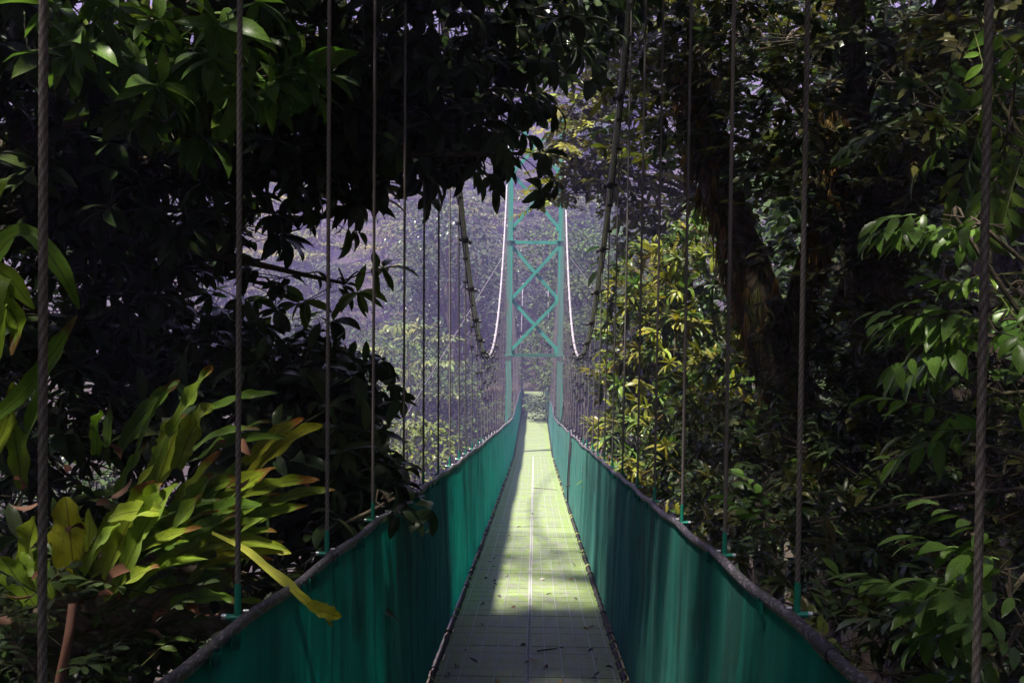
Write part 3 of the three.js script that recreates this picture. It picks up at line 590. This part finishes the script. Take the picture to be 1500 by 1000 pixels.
leafyTree({
  name: 'undergrowth_shrub', label: 'small-leaved dark undergrowth shrub filling the bank below the mossy tree', category: 'shrub', base: P(2.8, groundY(2.8, 6.5), 6.5), fork: P(2.7, -0.1, 6.5), trunkR: 0.06,
  masses: [
    [1070, 650, 9.5, 90, 90, 0.7, 100], [1120, 760, 8, 110, 80, 0.7, 100], [1220, 680, 8.5, 130, 100, 0.7, 110], [1250, 820, 6.8, 130, 90, 0.6, 90], [1350, 700, 7.5, 130, 110, 0.7, 100], [1380, 560, 7.5, 130, 110, 0.7, 100], [1370, 850, 6, 120, 90, 0.5, 80], [1330, 950, 5.4, 130, 60, 0.4, 60], [1470, 700, 6.5, 80, 120, 0.6, 65], [1050, 760, 9, 60, 60, 0.5, 45], [1230, 560, 9, 120, 90, 0.6, 80], [1460, 930, 5, 80, 80, 0.4, 40],
  ], sprays: [...SP.small, ...SP.tuft, ...SP.slim], mats: [LM.dark, LM.olive, LM.mid, LM.dark], singles: 290, scale: [0.75, 1.2], pitch: [-20, 50],
});
leafyTree({
  name: 'fresh_leaved_shrub', label: 'fresh green shrub with drooping pinnate sprays around the thick hanger rope', category: 'shrub', base: P(3.3, groundY(3.3, 5), 5), fork: P(2.9, 1.0, 5), trunkR: 0.05,
  masses: [
    [1440, 330, 4.8, 50, 16, 0.15, 5, { yaw: -1.7, pitch: [-8, 4] }], [1400, 318, 4.8, 24, 8, 0.1, 2, { yaw: -1.65, pitch: [-6, 0] }], [1460, 480, 4.8, 60, 40, 0.25, 9, { yaw: -1.5 }], [1410, 480, 4.9, 46, 30, 0.2, 5, { yaw: -1.6, pitch: [-10, 20] }], [1480, 420, 5, 40, 60, 0.2, 8], [1480, 180, 5.2, 40, 110, 0.3, 14, { pitch: [-70, -30] }], [1430, 90, 5.4, 50, 60, 0.3, 8, { pitch: [-70, -30] }], [1480, 870, 3.9, 45, 60, 0.2, 8, { yaw: -1.4, pitch: [0, 40] }], [1470, 960, 3.8, 50, 40, 0.2, 7, { yaw: -1.6, pitch: [0, 40] }],
    [1215, 730, 7.4, 40, 26, 0.2, 5, { pitch: [20, 60] }], [1170, 770, 7.2, 50, 30, 0.2, 6, { pitch: [20, 60] }], [1440, 580, 5.2, 80, 60, 0.3, 12],
  ], sprays: SP.pinna, mats: [LM.fresh, LM.fresh, LM.bright], singles: 295, scale: [0.8, 1.15],
});

// ------------------------------------------------------------------ the strap-leaved fern on the bank
function frond(base, tip, width, { sag = 0.08, face = null, wave = 0.12, n = 22, pts = null } = {}) {
  const curve = pts ? new THREE.CatmullRomCurve3(pts) : new THREE.QuadraticBezierCurve3(base, base.clone().lerp(tip, 0.5).add(V(0, sag * base.distanceTo(tip) * 2, 0)), tip);
  const pos = [], uv = [], idx = [], ph = rr(0, 6.28), fq = rr(9, 16), cols = 5, tw = rr(-0.4, 0.4), bite = rr(0.3, 1.6), brown = rnd() < 0.5 ? rr(0.82, 0.95) : 2, col = [], tone = rr(0.8, 1.2);
  for (let i = 0; i <= n; i++) {
    const t = i / n, c = curve.getPoint(t), tg = curve.getTangent(t), f = (face || V(0.2, 0.5, 1)).clone().normalize();
    const side = tg.clone().cross(f).normalize().applyAxisAngle(tg, tw * t), nr = side.clone().cross(tg).normalize();
    const w = width / 2 * Math.pow(Math.sin(Math.PI * clamp(0.06 + t * 0.93, 0, 1) ** 0.9), 0.62) * (1 + 0.12 * Math.sin(t * fq * 1.7 + ph) + 0.10 * fbm(t * 14, ph * 3, 1.5, 2)) * (t > bite && t < bite + 0.05 ? 0.72 : 1);
    for (let k = 0; k < cols; k++) {
      const s = k / (cols - 1) * 2 - 1, lift = Math.abs(s) * w * 0.35 + wave * width * Math.abs(s) * Math.sin(t * fq + ph + (s > 0 ? 1.7 : 0));
      const p = c.clone().addScaledVector(side, s * w).addScaledVector(nr, lift); pos.push(p.x, p.y, p.z); uv.push(0.5 + s * 0.5, t); col.push(...(t + 0.06 * Math.abs(s) > brown ? [0.9, 0.30, 0.6] : [tone, tone, tone]));
    }
  }
  for (let i = 0; i < n; i++) for (let k = 0; k < cols - 1; k++) { const a = i * cols + k, b = a + cols; idx.push(a, b, a + 1, b, b + 1, a + 1); }
  const g = new THREE.BufferGeometry(); g.setAttribute('position', new THREE.Float32BufferAttribute(pos, 3)); g.setAttribute('uv', new THREE.Float32BufferAttribute(uv, 2)); g.setAttribute('color', new THREE.Float32BufferAttribute(col, 3)); g.setIndex(idx); g.computeVertexNormals(); return g;
}
T.frond = tex(128, 512, (u, v) => {
  const x = Math.abs(u - 0.5) * 2, rib = Math.exp(-Math.pow(x / 0.045, 2)), blot = loop(u, v, 6, 2.9), spot = loop(u, v, 20, 6.6, 3);
  let c = mixc([0.86, 0.88, 0.8], [1, 0.98, 0.7], clamp(0.5 + blot, 0, 1));
  c = mixc(c, [0.45, 0.30, 0.2], rib * 0.75); c = mixc(c, [0.36, 0.22, 0.16], sstep(spot + (x > 0.86 ? 0.08 : 0), 0.26, 0.36) * 0.85); return c;
}, true);
const frondMat = c => new THREE.MeshPhysicalMaterial({ color: lin(...c), map: T.frond, bumpMap: T.leafBump, bumpScale: 0.001, roughness: 0.9, specularIntensity: 0.3, clearcoat: 0.18, clearcoatRoughness: 0.35, transmission: 0.35, thickness: 0, side: THREE.DoubleSide, vertexColors: true });
const FM = [frondMat([0.235, 0.32, 0.018]), frondMat([0.18, 0.29, 0.018]), frondMat([0.36, 0.38, 0.016]), frondMat([0.10, 0.20, 0.02])];
const dryMat = [std({ color: lin(0.20, 0.075, 0.035), roughness: 0.8, vertexColors: true }), std({ color: lin(0.34, 0.18, 0.12), roughness: 0.8, vertexColors: true }), std({ color: lin(0.10, 0.04, 0.02), roughness: 0.9, vertexColors: true })];
{
  const fern = thing('strap_fern', px(200, 880, 4.5), 'large clump of yellow-green strap-leaved fern on the bank by the handrail', 'fern');
  const z = (x, y) => [x / 2, 500 + y / 2];                      // traced at twice the size
  const list = [
    [345, 300, 525, 115, 40, 3], [400, 340, 520, 120, 30, 3], [530, 250, 622, 72, 46, 1], [490, 390, 545, 215, 74, 0], [560, 340, 622, 192, 52, 0], [440, 480, 500, 250, 36, 1], [300, 670, 452, 408, 74, 0], [350, 690, 522, 420, 62, 1],
    [490, 560, 648, 318, 56, 0], [560, 520, 622, 388, 44, 1], [600, 560, 805, 372, 54, 0], [790, 390, 944, 246, 46, 2], [800, 330, 892, 226, 36, 2], [700, 550, 982, 434, 34, 1], [560, 600, 822, 448, 44, 1], [450, 650, 702, 560, 46, 0], [400, 700, 612, 640, 30, 1],
    [540, 600, 840, 612, 42, 0], [195, 700, 190, 455, 86, 2], [240, 705, 262, 490, 56, 0], [15, 640, 104, 512, 62, 0], [50, 745, 0, 630, 64, 1], [5, 400, 30, 222, 46, 1], [190, 730, 402, 704, 32, 1], [390, 722, 562, 704, 36, 1], [535, 742, 694, 764, 36, 3], [660, 728, 692, 668, 44, 1],
    [560, 706, 664, 676, 34, 3], [700, 590, 852, 622, 36, 2], [640, 190, 815, 154, 24, 3], [640, 310, 792, 236, 26, 3], [650, 300, 842, 284, 20, 3], [270, 300, 290, 206, 36, 3], [310, 280, 320, 190, 24, 3], [700, 740, 832, 772, 14, 1], [120, 720, 60, 600, 50, 1], [20, 270, 196, -8, 46, 3],
    [480, 620, 640, 500, 40, 2], [620, 620, 810, 560, 34, 1], [660, 560, 900, 480, 30, 1], [420, 560, 470, 420, 50, 1], [250, 690, 420, 560, 50, 1], [720, 450, 935, 405, 34, 0], [560, 480, 700, 400, 40, 1], [340, 420, 430, 300, 36, 3], [600, 300, 760, 260, 28, 3],
    [60, 690, 130, 520, 40, 1], [300, 730, 470, 660, 36, 0], [640, 640, 800, 640, 24, 2], [380, 600, 520, 540, 40, 3],
  ];
  for (let k = 0; k < 26; k++) { const bx = rr(150, 620), by = rr(480, 720), a = rr(-0.1, 1.1), l = rr(120, 260); list.push([bx, by, bx + Math.cos(a) * l, by - Math.sin(a) * l, rr(22, 48), pick([1, 3, 3, 0])]); }
  for (const [bx, by, tx, ty, w, c] of list) {
    const d0 = 4.35 + rr(-0.2, 0.2), d1 = d0 + rr(-0.35, 0.15), bu = lerp(bx, 330, 0.18), bv = by + 30;
    const a = px(...z(bu, bv), d0), b = px(...z(tx, ty), d1);
    part('frond', frond(a, b, w / 2 / F * d0 * 1.28, { sag: rr(0.02, 0.10), face: V(rr(-0.5, 0.3), rr(0.2, 0.9), rr(0.5, 1)), wave: rr(0.06, 0.16) }), FM[c], fern);
  }
  // the withered frond that hangs over the handrail
  part('frond', frond(null, null, 0.026, { pts: [px(...z(620, 560), 4.0), px(...z(720, 610), 3.5), px(...z(790, 670), 3.1), px(...z(850, 715), 2.78), px(...z(890, 755), 2.66), px(...z(930, 785), 2.6), px(...z(965, 797), 2.6)], face: V(0, 0.4, 1), n: 16 , wave: 0.2}), FM[2], fern).userData.label = 'withered yellow frond hanging over the handrail';
  part('frond', frond(null, null, 0.038, { pts: [px(...z(900, 766), 2.61), px(...z(960, 795), 2.6), px(...z(1000, 808), 2.6)], face: V(0, 0.6, 1), n: 8 }), FM[2], fern);
  part('frond', frond(null, null, 0.012, { pts: [px(...z(955, 795), 2.6), px(...z(962, 815), 2.6), px(...z(972, 838), 2.6)], face: V(0, 0.2, 1), n: 6 }), FM[2], fern);
  // dead leaves caught in the clump
  const dryG = [leafGeo(0.16, 0.07, { curl: 1.2, fold: 0.5, twist: 0.8 }), leafGeo(0.2, 0.06, { curl: -0.8, fold: -0.4, twist: -0.6 }), leafGeo(0.12, 0.06, { curl: 0.9, fold: 0.7 })];
  for (const [x, y, c] of [[185, 360, 0], [320, 460, 1], [660, 425, 1], [665, 300, 0], [40, 405, 0], [300, 305, 2], [640, 560, 2], [870, 400, 1], [100, 740, 0], [330, 740, 0], [420, 850, 1], [40, 820, 1], [460, 900, 1], [240, 770, 0], [540, 780, 0], [380, 730, 0], [130, 680, 0], [600, 800, 2], [490, 790, 0], [60, 880, 0], [300, 850, 2], [200, 560, 2], [30, 480, 1], [380, 660, 2], [280, 480, 1], [700, 290, 2]])
    partAt('dead_leaf', pick(dryG), dryMat[c], fern, mat4(px(...z(x, y), 4.25 + rr(-0.15, 0.2)), new THREE.Quaternion().setFromEuler(new THREE.Euler(rr(-0.9, 0.6), rr(0, 6.28), rr(-0.8, 0.8))), rr(0.45, 0.85)));
  part('rootstock', trunkPart([px(60, 930, 4.6), px(150, 880, 4.6), px(260, 870, 4.6), px(400, 900, 4.7)], 0.26, 0.14, { radial: 14, bumpy: 0.6 }), M.bark, fern);
  part('dead_stalk', tube([px(85, 1010, 3.9), px(100, 930, 3.9), px(105, 885, 3.95)], 0.022, 0.016, { radial: 8, bumpy: 0.2 }), std({ color: lin(0.17, 0.075, 0.05), roughness: 0.8 }), fern);
  // bare ground cover of small leaves below
  const few = []; for (let k = 0; k < 60; k++) { few.push({ p: px(rr(0, 420), rr(860, 1000), rr(4.0, 4.8)), q: new THREE.Quaternion().setFromEuler(new THREE.Euler(rr(-0.8, 0.2), rr(0, 6.28), 0, 'YXZ')), s: rr(0.6, 1), k: SP.small }); }
  addSprays(fern, few, [LM.mid, LM.dark], 0);
}
{
  const p = thing('strap_leaf_plant', px(-90, 640, 2.9), 'broad arching strap leaves rising beside the thickest hanger rope', 'plant');
  for (const [pts, w, c] of [
    [[[-60, 620], [-20, 470], [0, 400], [50, 452]], 0.062, 1], [[[-50, 640], [-12, 500], [-8, 440], [24, 470], [16, 520]], 0.06, 1], [[[-60, 640], [20, 590], [75, 520], [112, 462]], 0.045, 3],
    [[[-70, 600], [-20, 400], [30, 340], [90, 400], [115, 452]], 0.05, 3], [[[-40, 700], [0, 640], [14, 600], [20, 560]], 0.05, 0], [[[-90, 560], [-40, 360], [0, 270], [14, 262]], 0.04, 1]]) {
    const d = 2.9 + rr(-0.15, 0.15);
    part('strap_leaf', frond(null, null, w * 1.25, { pts: pts.map(([u, v]) => px(u, v, d + rr(-0.05, 0.05))), face: V(0.3, 0.6, 1), wave: 0.04, n: 18 }), FM[c], p);
  }
}

// ------------------------------------------------------------------ fallen leaves on the walkway
{
  const gs = [leafGeo(0.060, 0.026, { curl: 0.7, fold: 0.5 }), leafGeo(0.075, 0.028, { curl: -0.5, fold: 0.35, twist: 0.5 }), leafGeo(0.05, 0.028, { curl: 1.0, fold: 0.7, twist: -0.6 }), leafGeo(0.08, 0.02, { curl: 0.9, fold: 0.6 })];
  const cols = { k: ['small dark curled leaf lying on the walkway slats', lin(0.035, 0.02, 0.012)], b: ['brown dry leaf lying on the walkway slats', lin(0.16, 0.06, 0.025)], y: ['yellow fallen leaf lying on the walkway slats', lin(0.50, 0.28, 0.03)], g: ['green fallen leaf lying on the walkway slats', lin(0.16, 0.30, 0.02)], p: ['pale bleached leaf lying on the walkway slats', lin(0.55, 0.48, 0.42)] };
  const ms = {}; for (const k in cols) ms[k] = std({ color: cols[k][1], roughness: 0.7, vertexColors: true, map: T.leaf });
  const spots = [[540, 80, 'k'], [520, 103, 'k'], [513, 132, 'k'], [490, 205, 'k'], [535, 215, 'k'], [530, 240, 'k'], [515, 262, 'k'], [553, 316, 'k'], [470, 371, 'k'], [445, 491, 'b'], [640, 63, 'g'], [1055, 40, 'g'], [1075, 52, 'g'], [1045, 130, 'k'], [895, 303, 'k'], [1030, 335, 'k'], [1090, 520, 'y'], [1165, 513, 'b'], [1215, 497, 'k'], [1015, 592, 'p'], [730, 632, 'k'], [940, 650, 'k'], [1155, 655, 'k'], [755, 740, 'b'], [820, 728, 'y'], [870, 775, 'b'], [355, 665, 'k'], [430, 742, 'k'], [300, 765, 'b'], [250, 822, 'k'], [1175, 725, 'k'], [1230, 770, 'k'], [1160, 830, 'k'], [550, 845, 'y'], [965, 852, 'y'], [610, 190, 'p'], [850, 212, 'p'], [1180, 842, 'k'], [700, -120, 'k'], [760, -200, 'k'], [630, -60, 'k'], [1000, 210, 'b'], [665, 380, 'b']];
  const onDeck = (u, v) => { let lo = 2, hi = 40; for (let k = 0; k < 40; k++) { const m = (lo + hi) / 2; px(u, v, m).y > deckY(m) ? lo = m : hi = m; } return px(u, v, lo); };
  for (const [x, y, c] of spots) {
    const p = onDeck(600 + x / 4.286, 800 + y / 4.286); p.y += 0.012;
    const o = new THREE.Mesh(pick(gs), ms[c]); o.name = numbered('fallen_leaf'); o.position.copy(p); o.rotation.set(rr(-0.25, 0.1), rr(0, 6.28), rr(-0.5, 0.5), 'YXZ'); o.scale.setScalar(rr(0.75, 1.15)); scene.add(o);
    tag(o, cols[c][0], 'leaf', 'fallen leaves on the walkway');
  }
  for (const [a, b, l] of [[[782, 715], [816, 718], 'thin dark stick lying across the sunlit middle of the walkway'], [[787, 955], [816, 951], 'thin dark stick lying on the shaded walkway beside fallen leaves']]) {
    const p = onDeck(...a), q = onDeck(...b); p.y += 0.008; q.y += 0.008; tag(part('fallen_stick', tube([p, p.clone().lerp(q, 0.5).add(V(0, 0.004, 0.01)), q], 0.006, 0.004, { radial: 5 }), M.twig), l, 'stick');
  }
}

// ------------------------------------------------------------------ forest trees (prototypes, then copies)
function crownGeo({ pads, leaf, perPad, tint = [0.65, 1.4] }) {
  // pads: [x, y, z, rx, ry, rz]; leaves spread through each pad
  const base = leaf, bp = base.attributes.position, bn = base.attributes.normal, bu = base.attributes.uv, bi = base.index, nv = bp.count, total = pads.length * perPad;
  const pos = new Float32Array(total * nv * 3), nor = new Float32Array(total * nv * 3), uv = new Float32Array(total * nv * 2), col = new Float32Array(total * nv * 3), idx = new Uint32Array(total * bi.count);
  const p = V(0, 0, 0), m = new THREE.Matrix4(), nm = new THREE.Matrix3(); let at = 0;
  for (const [x, y, z, rx, ry, rz] of pads) { const pt = rr(...tint); for (let k = 0; k < perPad; k++) {
    const w = V(rr(-1, 1), rr(-1, 1), rr(-1, 1)); if (w.lengthSq() > 1) w.normalize().multiplyScalar(Math.sqrt(rnd()));
    const dir = V(w.x + rr(-0.9, 0.9), rr(-0.5, 0.35), w.z + rr(-0.9, 0.9));
    m.compose(V(x + w.x * rx, y + w.y * ry, z + w.z * rz), ORI(dir, V(rr(-0.6, 0.6), 1, rr(-0.6, 0.6))), V(1, 1, 1).multiplyScalar(rr(0.7, 1.25))); nm.getNormalMatrix(m);
    const t = pt * rr(0.75, 1.3), th = rr(0.8, 1.25);
    for (let i = 0; i < nv; i++) { p.fromBufferAttribute(bp, i).applyMatrix4(m); const o = (at * nv + i) * 3; pos.set([p.x, p.y, p.z], o); p.fromBufferAttribute(bn, i).applyMatrix3(nm).normalize(); nor.set([p.x, p.y, p.z], o); col.set([t * th, t, t * 0.9], o); uv.set([bu.getX(i), bu.getY(i)], (at * nv + i) * 2); }
    for (let i = 0; i < bi.count; i++) idx[at * bi.count + i] = bi.getX(i) + at * nv;
    at++;
  } }
  const g = new THREE.BufferGeometry(); g.setAttribute('position', new THREE.BufferAttribute(pos, 3)); g.setAttribute('normal', new THREE.BufferAttribute(nor, 3)); g.setAttribute('uv', new THREE.BufferAttribute(uv, 2)); g.setAttribute('color', new THREE.BufferAttribute(col, 3)); g.setIndex(new THREE.BufferAttribute(idx, 1)); return g;
}
function protoTree({ h, r, tiers, perPad, leaf, mat, trunkR, flat, tint }) {
  const pads = [], limbs = [];
  for (let k = 0; k < tiers; k++) {
    const t = k / (tiers - 1 || 1), a = k * 2.4 + rr(-0.4, 0.4), ry = lerp(0.38, 1.0, t), rad = r * Math.sqrt(Math.max(0.05, 1 - Math.pow((ry - 0.6) / 0.45, 2))) * rr(0.45, 0.95);
    const q = V(Math.cos(a) * rad * 0.75, h * ry, Math.sin(a) * rad * 0.75), pr = r * rr(0.32, 0.52); pads.push([q.x, q.y, q.z, pr, pr * flat, pr]);
    limbs.push(tube([V(0, h * ry * 0.55, 0), V(q.x * 0.5, q.y * 0.86, q.z * 0.5), q], trunkR * 0.35, trunkR * 0.08, { radial: 5, rows: 5, caps: false }));
  }
  return { trunk: tube([V(0, -1.2, 0), V(rr(-0.2, 0.2), h * 0.4, rr(-0.2, 0.2)), V(rr(-0.3, 0.3), h * 0.92, rr(-0.3, 0.3))], trunkR, trunkR * 0.2, { radial: 9, bumpy: 0.3 }), limbs: merge(limbs), crown: crownGeo({ pads, leaf, perPad, tint }), mat };
}
function plant(pr, pos, yaw, s, name, label, group) {
  const t = thing(name, pos, label, 'tree', group);
  t.rotation.y = yaw; t.scale.setScalar(s);
  for (const [n, g, m] of [['trunk', pr.trunk, M.bark], ['limbs', pr.limbs, M.bark], ['crown', pr.crown, pr.mat]]) { const o = new THREE.Mesh(g, m); o.name = n; if (n !== 'trunk') o.userData.kind = 'stuff'; t.add(o); }
  return t;
}
const farLeaf = leafGeo(0.40, 0.21, { n: 2, fold: 0.2, curl: 0.5 }), midLeaf = leafGeo(0.22, 0.09, { n: 3, fold: 0.2, curl: 0.5 }), palmLeaf = leafGeo(0.5, 0.13, { n: 3, fold: 0.2, curl: 0.9 });
const farMat = [leafMat([0.050, 0.075, 0.018], { gloss: 0.1 }), leafMat([0.13, 0.145, 0.024], { gloss: 0.1 }), leafMat([0.065, 0.12, 0.022], { gloss: 0.1 }), leafMat([0.19, 0.18, 0.028], { gloss: 0.1 })];
const FT = [
  protoTree({ h: 11, r: 4.2, tiers: 14, perPad: 230, leaf: farLeaf, mat: farMat[0], trunkR: 0.25, flat: 0.34 }),
  protoTree({ h: 12, r: 4.6, tiers: 15, perPad: 240, leaf: farLeaf, mat: farMat[1], trunkR: 0.25, flat: 0.17 }),
  protoTree({ h: 10, r: 3.8, tiers: 16, perPad: 220, leaf: farLeaf, mat: farMat[2], trunkR: 0.22, flat: 0.5 }),
  protoTree({ h: 13, r: 4.4, tiers: 14, perPad: 240, leaf: farLeaf, mat: farMat[3], trunkR: 0.25, flat: 0.16 }),
];
const FTL = ['dark rounded forest tree on the hazy far hillside', 'olive tiered forest tree with flat branch layers on the hazy far hillside', 'green bushy forest tree on the hazy far hillside', 'pale yellow-green tiered tree on the hazy far hillside'];
for (let d = 62; d < 205; d += d < 90 ? 7 : d < 130 ? 9 : 12) for (let u = 320; u < 940; u += (d < 90 ? 7 : d < 130 ? 8.5 : 11) / d * F) {
  const dj = d + rr(-2, 2), x = px(u, 500, dj).x + rr(-1.8, 1.8);
  if (dj < 66 && Math.abs(x) < 1.5) continue;
  const k = Math.floor(rnd() * 4) % 4;
  plant(FT[k], P(x, groundY(x, dj) - 0.3, dj), rr(0, 6.28), rr(0.75, 1.15) * (dj > 130 ? 1.35 : dj > 90 ? 1.1 : 0.9), 'hillside_tree', FTL[k], 'trees on the far hillside');
}
// trees in the ravine between the two banks
const MT = [
  protoTree({ h: 9, r: 3.0, tiers: 15, perPad: 170, leaf: midLeaf, mat: LM.dark, trunkR: 0.22, flat: 0.6 }),
  protoTree({ h: 8, r: 2.8, tiers: 15, perPad: 170, leaf: midLeaf, mat: LM.mid, trunkR: 0.2, flat: 0.6 }),
  protoTree({ h: 7, r: 2.6, tiers: 16, perPad: 170, leaf: midLeaf, mat: leafMat([0.11, 0.15, 0.02], { gloss: 0.3 }), trunkR: 0.16, flat: 0.55 }),
];
const fineLeaf = leafGeo(0.21, 0.11, { n: 2, fold: 0.2, curl: 0.5 });
const RT = [
  protoTree({ h: 11, r: 4.2, tiers: 16, perPad: 520, leaf: fineLeaf, mat: farMat[0], trunkR: 0.25, flat: 0.34 }),
  null,
  protoTree({ h: 10, r: 3.8, tiers: 18, perPad: 480, leaf: fineLeaf, mat: farMat[2], trunkR: 0.22, flat: 0.42 }),
];
const put = (k, u, v, d, h, s, name, label, group) => { const p = px(u, v, d); p.y -= h * s; return plant(k, p, rr(0, 6.28), s, name, label, group); };   // v: where its top shows
put(MT[2], 596, 625, 19, 7, 0.6, 'ravine_tree', 'yellow-green bushy tree just below the screened walkway', null);
put(RT[2], 590, 500, 44, 10, 1.0, 'ravine_tree', 'hazy round tree low in the ravine behind the hanger ropes', null);
put(RT[2], 660, 545, 46, 10, 0.9, 'ravine_tree', 'hazy green tree low in the ravine close to the tower foot', null);
put(RT[0], 470, 470, 50, 11, 1.1, 'ravine_tree', 'violet hazed tree in the ravine behind the dark shrub', null);
put(RT[2], 868, 335, 47, 10, 1.05, 'ravine_tree', 'green rounded tree rising right behind the tower stay', null);
put(RT[0], 905, 390, 42, 11, 0.9, 'ravine_tree', 'dull green tree behind the sunlit shrub and hanger ropes', null);
put(RT[2], 850, 470, 44, 10, 0.8, 'ravine_tree', 'low green tree between the tower and the sunlit shrub', null);
{ // umbrella-leaved tree in the ravine
  const pr = protoTree({ h: 9, r: 3.0, tiers: 12, perPad: 90, leaf: palmLeaf, mat: leafMat([0.15, 0.19, 0.05], { gloss: 0.25 }), trunkR: 0.12, flat: 0.12 });
  put(pr, 600, 478, 38, 9, 0.85, 'umbrella_leaved_tree', 'pale tree with spreading umbrella-like leaves in the ravine', null);
}
// the wood round the far end of the walkway
for (const [x, d, k, s] of [[-3.0, 58, 0, 1], [3.0, 58.5, 0, 1], [-1.8, 62, 0, 0.95], [1.7, 62.5, 0, 1.0], [0.1, 67, 0, 1.0], [-5.6, 57, 2, 0.9], [5.6, 57, 2, 1.0], [-4.4, 53, 0, 1.45], [4.6, 54, 0, 1.4], [-3.9, 50, 0, 1.55]])
  plant(k ? RT[k] : MT[0], P(x, groundY(x, d) - 0.6, d), rr(0, 6.28), s, 'bank_tree', k ? 'green tree on the far bank beside the end of the walkway' : 'dark tree shading the far end of the walkway', 'trees at the far end of the walkway');

// the forest on both near banks
const NB = 'trees of the near bank forest';
for (const [x, d, k, s] of [[-8.2, 13, 0, 1.0], [-9.5, 18, 1, 1.0], [-7.4, 9.5, 0, 1.1], [-11, 11, 1, 1.2], [-7.6, 4.5, 0, 1.15], [-10, 23, 0, 1.0], [-13, 15, 0, 1.2]])
  plant(MT[k], P(x, groundY(x, d) - 0.4, d), rr(0, 6.28), s, 'bank_forest_tree', 'dark forest tree standing behind the arching broadleaf tree', NB);
for (const [x, d, k, s] of [[6.6, 10.5, 0, 1.3], [7.2, 14, 0, 1.5], [8.4, 17.5, 1, 1.7], [9.2, 13, 0, 1.6], [7.2, 19, 1, 1.6], [7.4, 23, 0, 1.8], [5.4, 7.2, 0, 1.0], [8.5, 9, 0, 1.2], [7.6, 28, 1, 1.8], [10.5, 20, 0, 1.7], [11, 15, 0, 1.6], [9.6, 33, 0, 1.9], [5.6, 16.5, 0, 1.5], [5.8, 20.5, 1, 1.6], [5.6, 12.5, 0, 1.35], [5.6, 25, 0, 1.7]])
  plant(MT[k], P(x, groundY(x, d) - 0.4, d), rr(0, 6.28), s, 'bank_forest_tree', 'dark forest tree standing behind the moss-hung tree', NB);
for (const [x, d, k, s] of [[-3.4, -2.5, 0, 1.2], [3.6, -1.5, 0, 1.2], [-2.0, -6.5, 1, 1.2], [2.4, -6, 0, 1.2], [5.6, 2.5, 0, 1.2], [-6.6, 0.5, 1, 1.2], [0.3, -10, 0, 1.3], [-6, -8, 0, 1.3], [6, -8, 0, 1.3]])
  plant(MT[k], P(x, groundY(x, d) - 0.4, d), rr(0, 6.28), s, 'bank_forest_tree', 'forest tree at the near end of the bridge shading the walkway', NB);

scene.traverse(o => { if (o.isMesh) { o.castShadow = true; o.receiveShadow = true; } });
renderer.render(scene, camera);
